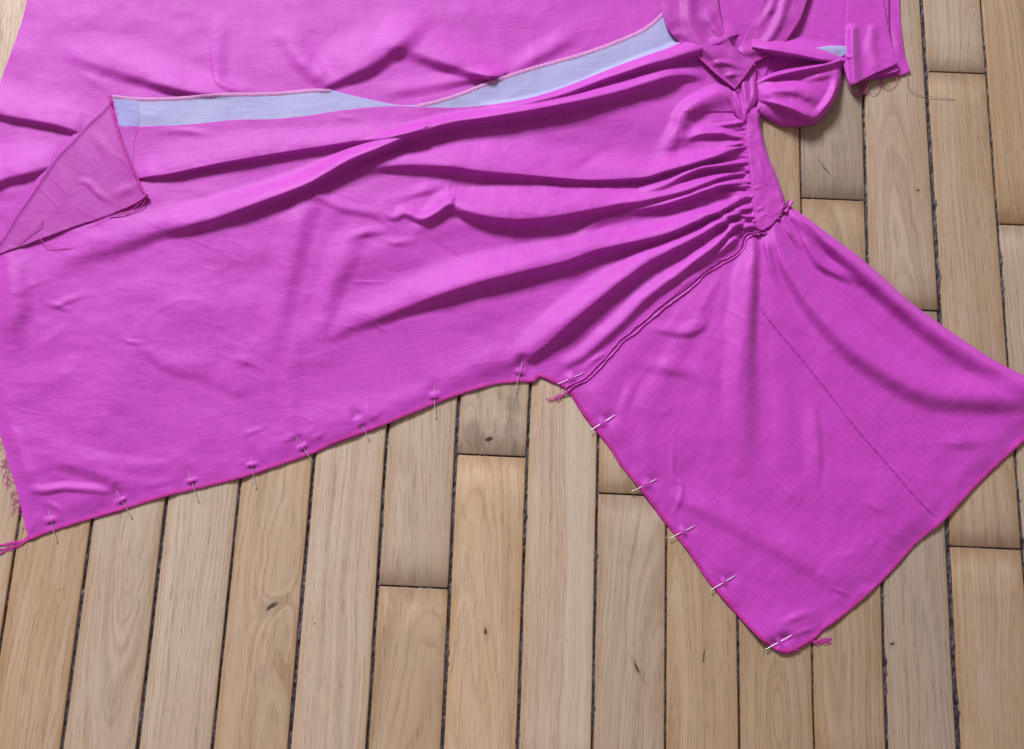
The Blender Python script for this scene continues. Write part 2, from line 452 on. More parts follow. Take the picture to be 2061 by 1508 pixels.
# ------------------------------------------------------------------ floor
GA = math.atan2(412 * st, FPX)                 # boards run a little off the camera's up axis
ud = np.array([math.sin(GA), math.cos(GA)]); vd = np.array([math.cos(GA), -math.sin(GA)])
def UVf(px, py):
    p = W(px, py, 0)[..., :2]
    return p @ ud, p @ vd
gap_px = [
    [(41, 1031), (2, 1287)],
    [(185, 1049), (138, 1402)],
    [(336, 1000), (289, 1402)],
    [(484, 964), (438, 1402)],
    [(633, 914), (591, 1402)],
    [(782, 854), (777, 900), (746, 1402)],
    [(924, 800), (918, 900), (895.5, 1402)],
    [(1068, 773), (1062, 900), (1045.6, 1402)],
    [(1204, 900), (1194.4, 1402)],
    [(1341.7, 1063), (1340, 1402)],
    [(1485, 1240), (1488, 1402)],
    [(1610, 253), (1614, 426), (1635, 1290), (1637, 1402)],
    [(1738, 185), (1747, 538), (1776, 1168), (1782, 1402)],
    [(1862, 111), (1876, 350), (1892, 610), (1906, 1046), (1924, 1402)],
]
gaps = []
for g in gap_px:
    uu, vv = UVf(np.array([p[0] for p in g]), np.array([p[1] for p in g]))
    o = np.argsort(uu); gaps.append((uu[o], vv[o]))
ref = float(np.median([np.diff([gaps[i][1].mean() for i in range(len(gaps))])]))
for k in range(4):
    u, v = gaps[0]; gaps.insert(0, (u[:1] * 0, np.array([v.mean() - ref])))
for k in range(3):
    u, v = gaps[-1]; gaps.append((u[:1] * 0, np.array([v.mean() + ref * 0.98])))
gap_w = [2.75 * S * f for f in [1, 1, 1, 1, 1.0, 1.25, 1.3, 1.0, 1.35, 1.15, 1.25, 1.1, 1.0, 0.75, 0.85, 0.7, 1.25, 1.75, 1, 1, 1]]
U0, U1 = -0.72, 1.35
def gv(i, u): return np.interp(u, gaps[i][0], gaps[i][1])

sub = mesh_obj('floor', [(-1.6, -1.2, -0.013), (1.6, -1.2, -0.013), (1.6, 1.8, -0.013), (-1.6, 1.8, -0.013)], np.array([[0, 1, 2, 3]]), M_SUB)
sub['kind'] = 'structure'
sub['label'] = 'old oak strip floor with dirt filled gaps under the dress'

def uat(px, py): return float(UVf(px, py)[0])
joints = {i: [] for i in range(len(gaps) - 1)}
o4 = 4
joints[o4 + 5] = [uat(830, 1181.5)]
joints[o4 + 6] = [uat(990, 917)]
joints[o4 + 8] = [uat(1255, 995)]
joints[o4 + 11] = [uat(1677, 401)]
joints[o4 + 12] = [uat(1866, 625)]
joints[o4 + 13] = [uat(1925, 1100)]
rj = random.Random(8)
knots = {  # column : photo position, radius (m), length ratio, turn
    3: [((547, 1222), 0.0034, 2.6, 0.9)], 6: [((978, 1272), 0.0018, 2.6, -0.1), ((985, 885), 0.0045, 0.6, 0.0)], 7: [((1140, 1290), 0.0006, 1, 0)], 8: [((1206, 1341), 0.0022, 1.0, 1.2), ((1282, 1345), 0.0016, 5.0, -0.5)],
    9: [((1418, 1320), 0.0009, 9.0, 0.1)], 11: [((1662, 342), 0.00075, 13.0, -0.62)], 12: [((1797, 1297), 0.0022, 1.2, 1.3), ((1848, 384), 0.0022, 0.8, 0.0)], 4: [((690, 1380), 0.0007, 1, 0)],
}
special = {  # per column, per board index from the bottom: overrides
    (7, 0): dict(sapwood_r=0.036, pith_x=-0.030, pith_z=0.004, pith_slope=0.02, tone=1.0),
    (6, 1): dict(stain=0.55), (11, 1): dict(stain=0.25),
    (0, 0): dict(pith_x=0.06, pith_z=0.05, pith_slope=0.05),
    (1, 0): dict(pith_x=0.012, pith_z=-0.01, pith_slope=0.10, tone=0.98),
    (2, 0): dict(pith_x=0.09, pith_z=0.02, pith_slope=0.01, tone=1.03),
    (3, 0): dict(pith_x=0.02, pith_z=0.05, pith_slope=0.04, tone=0.97),
    (4, 0): dict(pith_x=-0.06, pith_z=0.03, pith_slope=0.01, tone=1.06, warmth=0.86),
    (10, 0): dict(pith_x=0.0, pith_z=0.02, pith_slope=0.16, tone=0.9, warmth=1.1),
    (12, 0): dict(pith_x=0.005, pith_z=0.012, pith_slope=0.07, tone=0.92),
}
def board(ci, u0, u1, bi):
    g0, g1 = gap_w[ci], gap_w[ci + 1]
    ns = 26
    us = np.linspace(u0, u1, ns)
    seed = rj.random() * 60
    jit = lambda k: 0.00045 * np.array([vnoise(np.array([u * 38.0]), np.array([seed + k * 3.3]), 40 + k)[0] for u in us])
    vl = gv(ci, us) + g0 * 0.95 + jit(0); vr = gv(ci + 1, us) - g1 * 0.95 + jit(1)
    vc = float((vl.mean() + vr.mean()) / 2); uc = (u0 + u1) / 2
    dz = (rj.random() - 0.5) * 0.0008
    V = []
    prof = [(0, 0.0, -0.011), (0, 0.0, -0.0012), (0, 0.0007, -0.0003), (0, 0.0020, 0.0), (0.5, 0, 0.0002), (1, -0.0020, 0.0), (1, -0.0007, -0.0003), (1, 0, -0.0012), (1, 0, -0.011)]
    for k in range(ns):
        endz = -0.0009 if k in (0, ns - 1) else 0.0
        for (f, off, z) in prof:
            V.append((vl[k] + (vr[k] - vl[k]) * f + off - vc, us[k] - uc, z + dz + (endz if z > -0.01 else 0)))
    # sharpen the end rounding
    V = np.array(V).reshape(ns, len(prof), 3)
    V[1, :, 1] = V[0, :, 1] + 0.0016; V[-2, :, 1] = V[-1, :, 1] - 0.0016
    F = []
    npf = len(prof)
    for k in range(ns - 1):
        for q in range(npf - 1):
            a = k * npf + q
            F.append((a, a + 1, a + npf + 1, a + npf))
    F = np.array(F)
    V = V.reshape(-1, 3)
    # close both ends
    b0 = [i for i in range(npf)]; 
    E = np.array([(b0[0], b0[npf - 1 - 0], b0[npf - 2], b0[1]), (b0[1], b0[npf - 2], b0[npf - 3], b0[2])])
    last = (ns - 1) * npf
    E2 = np.array([(last + 0, last + 1, last + npf - 2, last + npf - 1), (last + 1, last + 2, last + npf - 3, last + npf - 2)])
    o = mesh_obj('floorboard', V, np.vstack([F[:, ::-1], E[:, ::-1], E2[:, ::-1]]), M_WOOD, sub)
    c = ud * uc + vd * vc
    o.location = (c[0], c[1], 0); o.rotation_euler = (0, 0, -GA)
    pr = dict(grain_seed=seed, pith_x=rj.choice([-1, 1]) * rj.uniform(0.0, 0.06), pith_z=rj.uniform(0.0, 0.04), pith_slope=rj.choice([-1, 1]) * rj.uniform(0.03, 0.12),
              tone=rj.uniform(0.86, 1.08), warmth=rj.uniform(0.80, 1.14), sapwood_r=9.0, stain=0.0, knot_x=0.0, knot_y=5.0, knot_r=0.0, knot_long=1.0, knot_angle=0.0,
              half_width=float((vr - vl).mean() / 2), half_length=(u1 - u0) / 2)
    col = ci - o4
    for (kp, rr, kl, ka) in knots.get(col, []):
        ku, kv = UVf(*kp)
        if u0 < ku < u1: pr.update(knot_x=float(kv) - vc, knot_y=float(ku) - uc, knot_r=rr, knot_long=kl, knot_angle=ka)
    pr.update(special.get((col, bi), {}))
    pr['tone'] *= {9: 0.93, 10: 0.9, 11: 0.86, 12: 0.86, 13: 0.84}.get(col, 0.84 if col > 13 else 1.05)  # right-hand boards browner, with light falloff and vignette also painted into their tone
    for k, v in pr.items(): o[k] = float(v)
    return o
for ci in range(len(gaps) - 1):
    js = list(joints[ci])
    # joints out of the photograph's sight, where a board of ordinary length would end
    if not js: js = [uat(900, 560 + rj.uniform(-120, 120))] if 0 <= ci - o4 <= 10 else [rj.uniform(0.1, 0.6)]
    lo = min(js); hi = max(js)
    while lo - 0.62 > U0 - 0.3 and len(js) < 5:
        lo -= rj.uniform(0.66, 0.8); js.append(lo)
    while hi + 0.6 < U1 and len(js) < 8:
        hi += rj.uniform(0.58, 0.8); js.append(hi)
    js = sorted([j for j in js if U0 + 0.02 < j < U1 - 0.02])
    cuts = [U0] + js + [U1]
    base = sum(1 for j in js if j < uat(900, 1420))
    for bi in range(len(cuts) - 1):
        board(ci, cuts[bi] + 0.0010, cuts[bi + 1] - 0.0010, bi - base)

# crumbly dirt packed into the gaps
rs = np.random.RandomState(3)
V = []; F = []; base = 0
for gi in range(len(gaps)):
    us = np.arange(U0, U1, 0.0011); n = len(us)
    vc = gv(gi, us); hw = gap_w[gi] * 1.15 + 0.0006
    prof = np.linspace(-1, 1, 7)
    for q in prof:
        v = vc + q * hw
        lev = -0.0022 + 0.0022 * fbm(us * 150, np.full(n, q * 2 + gi * 9.0), 60, 2) + 0.003 * vnoise(us * 40, np.full(n, gi * 5.0), 71)
        z = np.clip(lev - 0.0006 * (1 - q * q), -0.0075, -0.0002)
        p = us[:, None] * ud[None] + v[:, None] * vd[None]
        V.append(np.column_stack([p, z]))
    i = np.arange(n - 1)
    for q in range(6):
        F.append(np.stack([base + q * n + i, base + (q + 1) * n + i, base + (q + 1) * n + i + 1, base + q * n + i + 1], -1))
    base += n * 7
for ci, jl in joints.items():
    for j in jl:
        vs = np.arange(gv(ci, j), gv(ci + 1, j), 0.0011); n = len(vs)
        if n < 4: continue
        for q in (-1, 0, 1):
            z = np.clip(-0.0024 + 0.003 * fbm(vs * 260, np.full(n, q * 2.0 + ci), 61, 2), -0.007, -0.0006)
            p = (j + q * 0.0016) * ud[None] + vs[:, None] * vd[None]
            V.append(np.column_stack([p, z]))
        i = np.arange(n - 1)
        for q in range(2):
            F.append(np.stack([base + q * n + i, base + q * n + i + 1, base + (q + 1) * n + i + 1, base + (q + 1) * n + i], -1))
        base += n * 3
dirt = mesh_obj('gap_dirt', np.concatenate(V), np.concatenate(F), M_DIRT, sub, smooth=True)
dirt['kind'] = 'stuff'

# ------------------------------------------------------------------ the dress: traced lines
hem = [(58, 1087), (90, 1074), (122, 1063), (183, 1044), (265, 1020), (340, 997), (408, 981), (486, 961), (560, 937), (632, 911), (668, 894),
       (719, 875), (770, 856), (838, 828), (889, 807), (933, 791), (974, 779), (1008, 771.5), (1052, 768), (1075, 767), (1087, 757.5), (1108, 766), (1128, 775), (1143, 782)]
left_edge = [(-48, 528), (-52, 600), (-36, 700), (-22, 780), (0, 873), (8, 900), (20, 944), (32, 981), (43, 1026), (54, 1073)]
flap_fold = [(222, 191), (204, 215), (170, 246), (143, 276), (112, 307), (85, 344), (51, 395), (27, 429), (0, 474), (-48, 528)]
pale_low = [(241, 254.5), (278, 254.5), (320, 253.5), (360, 252), (408, 248), (475, 241), (543, 240), (611, 234), (662, 226), (700, 221), (736, 217), (804, 213), (838, 215), (923, 216.5),
            (1008, 208), (1075, 195), (1143, 173), (1194, 152.5), (1245, 132), (1300, 112), (1360, 90), (1400, 60), (1418, 0), (1420, -70)]
pale_top1 = [(226, 191), (272, 196.5), (340, 196.5), (408, 191.5), (459, 187.5), (543, 186.5), (628, 180), (665, 180.5)]
pale_top2 = [(685, 186.5), (736, 198.5), (783, 208.5), (812, 212.5)]
pale_top3 = [(838, 211.5), (872, 204), (906, 194), (940, 181.5), (974, 168), (1008, 156), (1042, 144), (1075, 134), (1110, 124), (1157, 111), (1230, 86), (1300, 54), (1348, 10), (1360, -30), (1362, -70)]
band_l = [(1501, 236), (1501, 250), (1501, 270), (1503, 304), (1508, 338), (1510, 372), (1511.5, 399), (1516, 426), (1520, 446), (1524, 460)]
band_r = [(1530, 226), (1533.5, 263), (1545, 310), (1562, 351), (1576, 390), (1580, 408)]
seam = [(1524, 468), (1505, 474), (1499, 484), (1494, 501), (1471, 518), (1443, 532), (1413, 552), (1393, 572), (1366, 592), (1338, 613), (1306, 641), (1275, 668), (1247, 692), (1211, 731), (1178, 762), (1143, 782)]
bodice_right = [(1588, 404), (1596, 420), (1617, 433), (1675, 477), (1725, 514), (1780, 560), (1827, 604), (1888, 649), (1936, 683), (2010, 730), (2120, 785)]
bodice_hem = [(2120, 834), (2000, 942), (1936, 1008), (1895, 1052), (1844, 1093), (1793, 1150), (1742, 1200), (1691, 1243), (1657, 1267), (1640, 1284), (1617, 1298), (1590, 1312), (1572, 1311), (1556, 1304), (1545, 1297),
              (1522, 1277), (1488, 1241), (1454, 1202), (1420, 1161), (1386, 1110), (1352, 1066), (1318, 1022), (1284, 978), (1250, 937), (1228, 902), (1204, 871), (1177, 837), (1157, 806), (1144, 784)]

pins_px = [  # inner end, into cloth, out of cloth, head end
    ((97, 1027), (100, 1041), (103, 1053), (112, 1083)),
    ((232, 985), (243, 1004), (246, 1010), (261.5, 1035)),
    ((378, 946), (384, 964), (386, 972), (394, 995)),
    ((505, 916), (506, 932), (507, 939), (512.5, 975)),
    ((594, 876), (605.5, 895), (612, 904), (626.5, 926.5)),
    ((713, 827), (719.5, 839), (729, 857), (739.5, 878)),
    ((874.5, 776), (874.5, 790), (874.5, 804), (875, 835)),
    ((1052, 727), (1048, 743), (1044, 754), (1037, 785.5)),
    ((1177, 749.5), (1158, 758), (1142, 766), (1126, 772)),
    ((1240, 834), (1220, 847), (1207, 855), (1187.5, 867)),
    ((1325, 963), (1310, 971), (1293, 980), (1271, 990)),
    ((1402, 1057), (1381, 1068), (1370, 1073), (1347, 1084)),
    ((1483, 1157), (1463, 1169), (1454, 1174), (1430, 1188)),
    ((1596, 1277), (1574, 1290), (1564, 1295), (1545.5, 1305)),
]
def pin_bumps(px, py, H):
    for a, b_, c, d in pins_px:
        mx, my = (b_[0] + c[0]) / 2, (b_[1] + c[1]) / 2
        L = math.hypot(d[0] - a[0], d[1] - a[1]); ux, uy = (d[0] - a[0]) / L, (d[1] - a[1]) / L
        g = max(5.0, math.hypot(c[0] - b_[0], c[1] - b_[1]) * 0.55)
        m = (abs(px - mx) < 45) & (abs(py - my) < 45)
        if not m.any(): continue
        t = (px[m] - mx) * ux + (py[m] - my) * uy; s = -(px[m] - mx) * uy + (py[m] - my) * ux
        fl = 0.85 * np.exp(-(s / 12) ** 2) * sstep(L * 0.8, L * 0.3, abs(t - L * 0.1))
        H[m] = H[m] * (1 - fl) + 4.0 * fl
        H[m] += 5.2 * np.exp(-(t / (g * 0.9)) ** 4 - (s / 9) ** 2)

# ---- back layer (seen along the top and behind the turned corner)
back_folds = [
    Fold([(100, 95), (150, 110), (200, 128), (270, 150), (340, 172), (400, 186), (460, 192), (520, 196)], [0, 2.5, 5, 7, 8.5, 7.5, 5, 0], [30, 45, 55, 60, 50, 40, 34, 30], [30, 30, 28, 26, 20, 16, 14, 12]),
    Fold([(150, 135), (190, 160), (225, 178)], 3, 22, 20),
    Fold([(440, 20), (434, 70), (432, 111), (434, 140), (440, 163), (470, 177), (510, 184)], [0, 3, 4.5, 5, 4.5, 3, 0], [40, 40, 38, 34, 26, 20, 16], [20, 20, 16, 14, 14, 14, 14]),
    Fold([(-90, 200), (0, 228), (60, 240), (110, 250), (150, 262), (195, 276)], [8, 8, 9, 9, 7, 0], 60, [18, 16, 14, 12, 12, 12]),
    Fold([(-90, 405), (0, 360), (45, 347), (90, 335), (130, 324)], [6, 8, 8, 7, 0], 60, 24),
    Fold([(540, 30), (575, 80), (610, 125), (640, 155), (665, 178)], [0, 4, 6, 5, 0], [60, 55, 45, 34, 24], 30),
    Fold([(640, 183), (660, 170), (700, 148), (745, 125), (780, 100), (830, 60), (870, 20)], [0, 5, 9.5, 11, 9, 5, 0], [30, 50, 70, 75, 70, 60, 50], [14, 18, 28, 34, 34, 34, 34]),
    Fold([(760, 60), (800, 88), (850, 108), (900, 125), (950, 141), (985, 154)], [0, 5, 9, 11, 10.5, 8], [50, 55, 60, 55, 45, 34], [34, 34, 32, 28, 22, 14]),
    Fold([(735, 188), (800, 180), (880, 168), (950, 158), (990, 154), (1010, 152)], [0, 3, 5, 6.5, 7, 5], 26, [22, 24, 22, 14, 10, 9]),
    Fold([(1020, 150), (1050, 130), (1080, 112), (1120, 90), (1170, 60)], [0, 5, 7, 6, 0], 34, 26),
]
def back_h(px, py):
    H = np.full(px.shape, 4.0)
    H += 6.0 * fbm(px / 170, py / 120, 5, 3) + 2.0 * fbm(px / 45, py / 35, 9, 2)
    H += 2.0 * creases(px, py, 171, 110, 0.3) + 1.2 * creases(px, py, 181, 55, 0.8)
    T = H * 0
    for f in back_folds: f.add(px, py, T)
    H += 1.35 * T
    return 2.0 + soft_floor(H - 2.0)

# ---- front skirt panel
F_ = Fold
front_folds = [
    # long folds running to the waist
    F_([(255, 362), (300, 355), (345, 349), (428, 331), (495, 319), (560, 308), (640, 296), (720, 283), (800, 270), (850, 258)], [0, 9, 12, 14, 13, 12, 12, 11, 9, 4], [60, 60, 60, 55, 50, 45, 38, 32, 26, 20], [8, 8, 8, 9, 9, 9, 9, 9, 9, 9]),
    F_([(90, 545), (170, 508), (222, 492), (272, 476), (323, 459), (374, 451), (442, 433), (510, 410), (611, 372), (660, 346), (702, 322), (770, 294), (838, 266), (906, 246), (974, 236), (1075, 219), (1177, 199), (1250, 181), (1301, 166), (1352, 151), (1395, 150), (1420, 160)],
       [0, 4, 7, 8, 9, 12, 15, 18, 22, 24, 25, 25, 25, 25, 24, 22, 21, 19, 17, 14, 8, 0], [50, 50, 46, 44, 42, 40, 38, 34, 30, 26, 24, 22, 20, 18, 17, 17, 18, 20, 22, 22, 20, 18],
       [40, 40, 38, 34, 30, 26, 22, 18, 16, 16, 16, 17, 18, 20, 20, 20, 20, 22, 22, 20, 18, 16]),
    F_([(960, 214), (1010, 212), (1080, 201), (1150, 183), (1210, 161), (1260, 144), (1300, 130), (1350, 116), (1400, 100), (1460, 80)], [0, 7, 12, 14, 15, 16, 18, 20, 18, 12], [8, 9, 10, 12, 16, 18, 20, 24, 28, 28], [8, 9, 9, 10, 12, 14, 16, 20, 24, 24]),
    F_([(735, 345), (762, 334), (821, 330), (906, 333), (974, 343), (1075, 352), (1177, 361), (1250, 360), (1301, 356), (1335, 346), (1386, 331), (1437, 316), (1471, 303), (1503, 294)],
       [0, 9, 15, 17, 16, 15, 14, 15, 17, 19, 20, 18, 13, 6], [22, 28, 36, 48, 60, 62, 58, 50, 42, 34, 26, 18, 13, 9], [18, 20, 22, 22, 20, 15, 11, 10, 9, 9, 9, 9, 8, 5]),
    F_([(1284, 382), (1335, 371), (1379, 351), (1413, 338), (1454, 333), (1480, 329), (1506, 328)], [0, 11, 15, 15, 13, 10, 5], [18, 17, 14, 11, 9, 8, 5], [14, 14, 12, 10, 9, 8, 5]),
    F_([(830, 470), (880, 423), (905, 408), (940, 422), (990, 434), (1041, 439), (1110, 434), (1177, 422), (1245, 409), (1301, 400), (1369, 385), (1420, 368), (1454, 356), (1488, 350), (1508, 345)],
       [0, 6, 11, 17, 20, 21, 21, 20, 19, 18, 17, 15, 13, 9, 4], [16, 22, 30, 46, 58, 62, 58, 50, 40, 32, 22, 15, 11, 9, 6], [20, 22, 24, 24, 26, 26, 24, 22, 18, 14, 10, 9, 8, 7, 5]),
    F_([(1250, 430), (1284, 421), (1335, 411), (1386, 395), (1437, 377), (1471, 369), (1510, 367)], [0, 10, 14, 15, 14, 11, 5], [16, 16, 15, 13, 10, 8, 5], [12, 12, 12, 11, 10, 8, 5]),
    F_([(640, 682), (668, 671), (702, 655), (770, 631), (838, 606), (906, 582), (975, 562), (1075, 538), (1143, 521), (1194, 502), (1250, 490), (1318, 476), (1369, 459), (1420, 436), (1454, 422), (1488, 403), (1513, 397)],
       [0, 3, 5, 9, 13, 17, 19, 20, 21, 21, 21, 20, 19, 16, 13, 10, 5], [40, 44, 48, 52, 52, 50, 48, 46, 44, 40, 36, 30, 26, 20, 15, 10, 6], [26, 26, 26, 28, 28, 28, 28, 28, 26, 24, 20, 15, 12, 10, 9, 8, 5]),
    F_([(1020, 760), (1052, 730), (1075, 710), (1110, 682), (1143, 651), (1194, 608), (1245, 567), (1300, 528), (1350, 502), (1400, 477), (1454, 446), (1490, 425), (1518, 414)],
       [0, 6, 10, 13, 15, 17, 18, 18, 17, 15, 13, 10, 5], [30, 36, 40, 42, 42, 40, 36, 30, 24, 18, 14, 10, 6], [18, 20, 22, 24, 24, 24, 22, 20, 16, 13, 10, 8, 5]),
    F_([(1120, 752), (1143, 733), (1177, 712), (1245, 655), (1300, 598), (1352, 560), (1400, 525), (1440, 494), (1480, 455), (1520, 433)], [0, 5, 7, 9, 11, 12, 12, 11, 9, 4], [18, 20, 22, 24, 24, 22, 18, 14, 10, 6], [14, 16, 18, 20, 20, 18, 14, 11, 9, 6]),
    F_([(1165, 750), (1200, 722), (1230, 695)], 4, 10, 9), F_([(1180, 730), (1215, 716), (1250, 690)], 4, 8, 8),
    F_([(1420, 530), (1450, 508), (1480, 480), (1520, 448)], [0, 6, 8, 4], 9, 8),
    F_([(1340, 600), (1380, 572), (1420, 545), (1460, 515)], [0, 6, 6, 0], 14, 10),
    # ridge and hollows by the tie
    F_([(1462, 186), (1440, 190), (1403, 207), (1377, 230), (1366, 260), (1345, 296), (1322, 322)], [10, 12, 12, 11, 9, 6, 0], [34, 32, 26, 22, 22, 22, 20], [24, 24, 24, 26, 28, 28, 26]),
    F_([(1370, 292), (1390, 276), (1413, 269), (1454, 269), (1480, 274), (1503, 281)], [0, 6, 9, 11, 9, 5], [16, 16, 14, 11, 9, 6], [16, 14, 13, 11, 9, 5]),
    F_([(1455, 240), (1480, 240), (1503, 250)], [0, 6, 5], 12, 8),
    Blob(1408, 243, 22, 13, -5, -20), Blob(1388, 263, 16, 10, -4), Blob(1330, 195, 60, 20, -5, -8),
    Blob(1240, 285, 40, 14, -3.5, -40), Blob(1190, 322, 40, 10, -3, -35),
    # soft folds falling down the middle
    F_([(660, 385), (628, 400), (606, 440), (588, 510), (573, 580), (556, 650), (540, 730)], [0, 5, 7, 7.5, 7, 5, 0], [34, 36, 38, 38, 38, 38, 38], [40, 44, 46, 50, 50, 46, 40]),
    F_([(760, 440), (715, 478), (690, 525), (668, 580), (644, 645), (622, 710)], [0, 4.5, 6.5, 7, 6, 0], [34, 36, 36, 36, 34, 30], [40, 44, 44, 40, 34, 30]),
    F_([(600, 640), (596, 690), (591, 760), (588, 840), (596, 880)], [0, 2.2, 3, 2.6, 0], 26, 36),
    F_([(470, 640), (478, 740), (500, 830)], 3, 30, 40),
    F_([(760, 405), (790, 436), (815, 428), (850, 440), (885, 424), (905, 409)], [0, 4, 5, 8, 8, 6], 16, 14),
    F_([(640, 395), (700, 420), (760, 432), (800, 470)], [4, 4, 4, 0], 18, 16),
    F_([(690, 484), (735, 468), (785, 464)], 4.5, 14, 14), F_([(770, 482), (800, 488), (845, 482)], 3.5, 12, 12),
    F_([(868, 480), (900, 508), (935, 528)], -3, 12, 12), F_([(790, 400), (850, 385), (920, 366)], 5, 20, 14),
    F_([(690, 565), (740, 568), (790, 568)], 1.6, 5, 6), F_([(750, 640), (765, 660), (790, 668)], 2, 8, 8),
    F_([(1160, 470), (1195, 452), (1225, 440), (1290, 428)], [0, 6, 6, 0], 14, 16),
    # lower left
    F_([(300, 695), (312, 722), (345, 738), (395, 748), (440, 768), (480, 786), (530, 786)], [0, 3, 4, 4.5, 5, 4, 0], [34, 38, 46, 54, 54, 46, 34], [12, 16, 22, 26, 26, 20, 14]),
    F_([(470, 715), (495, 728), (535, 742)], 4, 26, 12),
    F_([(240, 680), (262, 688), (290, 690)], 2, 8, 8), F_([(100, 620), (130, 608), (180, 590)], 3, 16, 10), F_([(85, 610), (120, 617), (150, 630)], 3, 12, 10),
    F_([(90, 928), (140, 934), (190, 946), (230, 968), (262, 998)], [0, 5, 6.5, 6, 0], 46, [20, 22, 26, 26, 20]),
    F_([(55, 985), (90, 988), (130, 982), (190, 986), (250, 992)], [0, 5, 5, 4, 0], 16, 12), F_([(280, 980), (320, 975), (370, 966)], 3.5, 16, 10),
    F_([(85, 1010), (110, 1020), (130, 1040)], 3, 12, 10), F_([(150, 915), (260, 935), (350, 940)], 3, 24, 22),
    F_([(18, 515), (26, 590), (24, 660), (22, 730)], [6, 9, 7, 0], [36, 40, 36, 34], 34),
    F_([(20, 850), (40, 905), (60, 965), (75, 1010)], 4, 20, 22),
    F_([(480, 880), (510, 868), (545, 855)], 2.5, 10, 10), F_([(560, 890), (590, 880), (612, 868)], 3, 12, 10), F_([(490, 850), (505, 890), (512, 920)], 2.5, 16, 12),
    F_([(300, 262), (380, 264), (440, 272)], 2.5, 10, 12), F_([(660, 222), (690, 236), (740, 240)], 2, 8, 10),
    F_([(620, 890), (640, 880), (660, 868)], 2.2, 10, 8), F_([(735, 850), (755, 838), (770, 828)], 2.2, 10, 8), F_([(470, 945), (490, 930), (520, 925)], 2.2, 10, 8),
]
hem_line = cr(hem, 3); left_line = cr(left_edge, 3); band_line = cr(band_l, 4); seam_line = cr(seam, 3)
rim_line = cr(pale_low[13:], 3)

def front_h(px, py):
    H = np.full(px.shape, 8.0)
    th = np.arctan2(py - 345, 1600 - px); rr = np.hypot(py - 345, 1600 - px)
    H += 11.0 * sstep(60, 500, rr) * fbm(th * 7.0 + 3, rr / 420, 17, 2)
    H += 7.0 * fbm(px / 210 + 2, py / 150, 15, 3) + 2.0 * fbm(px / 60, py / 38, 19, 2) + 0.45 * fbm((px + py * 0.2) / 26, (py - px * 0.18) / 13, 23, 2)
    H += 2.2 * creases(px, py, 111, 120, -0.5) + 1.5 * creases(px, py, 121, 64, 0.4) + 0.9 * creases(px, py, 131, 36, 1.2)
    for f in front_folds: f.add(px, py, H)
    H = 3.2 + soft_floor(H - 3.2)
    # fine gathers where the cloth is drawn into the waistband
    m = (px > 1370) & (py > 225) & (py < 480)
    if m.any():
        x = px[m]; y = py[m]
        d, sd, arc = poly_dist(x, y, band_line)
        s = arc * 225 + d * (arc - 0.35) * 0.55
        a1 = np.exp(-d / 20.0) * sstep(-1, 4, d); a2 = np.exp(-d / 55.0) * sstep(0, 14, d)
        H[m] += 7.0 * a1 * 2 * vnoise(s / 3.1, d / 60 + 3.3, 31) + 6.0 * a1 * 2 * vnoise(s / 5.5, d / 60 + 8.3, 37) + 12.0 * a2 * 2 * vnoise(s / 10.0, d / 160, 33)
        H[m] = H[m] * (0.55 + 0.45 * sstep(0, 45, d)) + 4.0 * (1 - sstep(0, 45, d))
    # hem and left edge lie flat on the boards
    hb = (py > 640) | (px < 60)
    if hb.any():
        x = px[hb]; y = py[hb]
        d1, _, _ = poly_dist(x, y, hem_line); d2, _, _ = poly_dist(x, y, left_line)
        k = np.minimum(0.12 + 0.88 * sstep(0, 46, d1), 0.2 + 0.8 * sstep(0, 30, d2))
        H[hb] = 3.2 + (H[hb] - 3.2) * k
        lip = np.exp(-(d1 / 24) ** 2) * (1.6 * vnoise(x / 17, y / 17, 45) + 6.0 * np.maximum(0, vnoise(x / 48, y / 48, 46)))
        H[hb] += np.maximum(lip, -0.6)
    # lower towards the seam with the bodice
    sb = (px > 1100) & (py > 460)
    if sb.any():
        d3, _, _ = poly_dist(px[sb], py[sb], seam_line)
        H[sb] = 5 + (H[sb] - 5) * (0.35 + 0.65 * sstep(0, 34, d3))
    pin_bumps(px, py, H)
    # rests on the layer below
    tb = (py < 384)
    if tb.any():
        bh = back_h(px[tb], py[tb]) + 2.0
        fade = sstep(380, 240, py[tb])
        a = H[tb]; c = bh * fade
        kk = 3.0
        H[tb] = np.where(a > c + 30, a, np.where(c > a + 30, c, kk * np.log(np.exp(np.clip(a / kk, -50, 50)) + np.exp(np.clip(c / kk, -50, 50)))))
    return np.maximum(H, 2.4)

dress = bpy.data.objects.new('dress', None); COL.objects.link(dress)
dress['label'] = 'magenta half-sewn dress lying inside out on the oak floor, its edges pinned'
dress['category'] = 'dress'

panel('back_skirt_panel', [(70, -70), (45, 40), (20, 111), (0, 168), (-30, 260), (-60, 420), (-75, 530), (20, 460), (110, 350), (190, 275), (300, 240), (480, 228), (700, 215), (815, 222), (1000, 205), (1200, 150), (1330, 105), (1380, 40), (1390, -70), (700, -75)], back_h, M_CLOTH, dress, step=3.0, ang=-8)

front_outline = left_edge[::-1] + [] 
front_outline = cr(hem, 4).tolist() + cr(seam[::-1], 4).tolist()[1:] + [(1560, 440), (1556, 380), (1540, 320), (1524, 250)] + [(1530, 180), (1575, 60), (1600, -70)] + cr(pale_low[::-1], 4).tolist() + [(236, 230), (228, 200)] + cr(flap_fold, 4).tolist() + cr(left_edge, 4).tolist()
panel('front_skirt_panel', front_outline, front_h, M_CLOTH, dress, step=1.85, ang=-9, smooth_outline=False, rim=2.0)

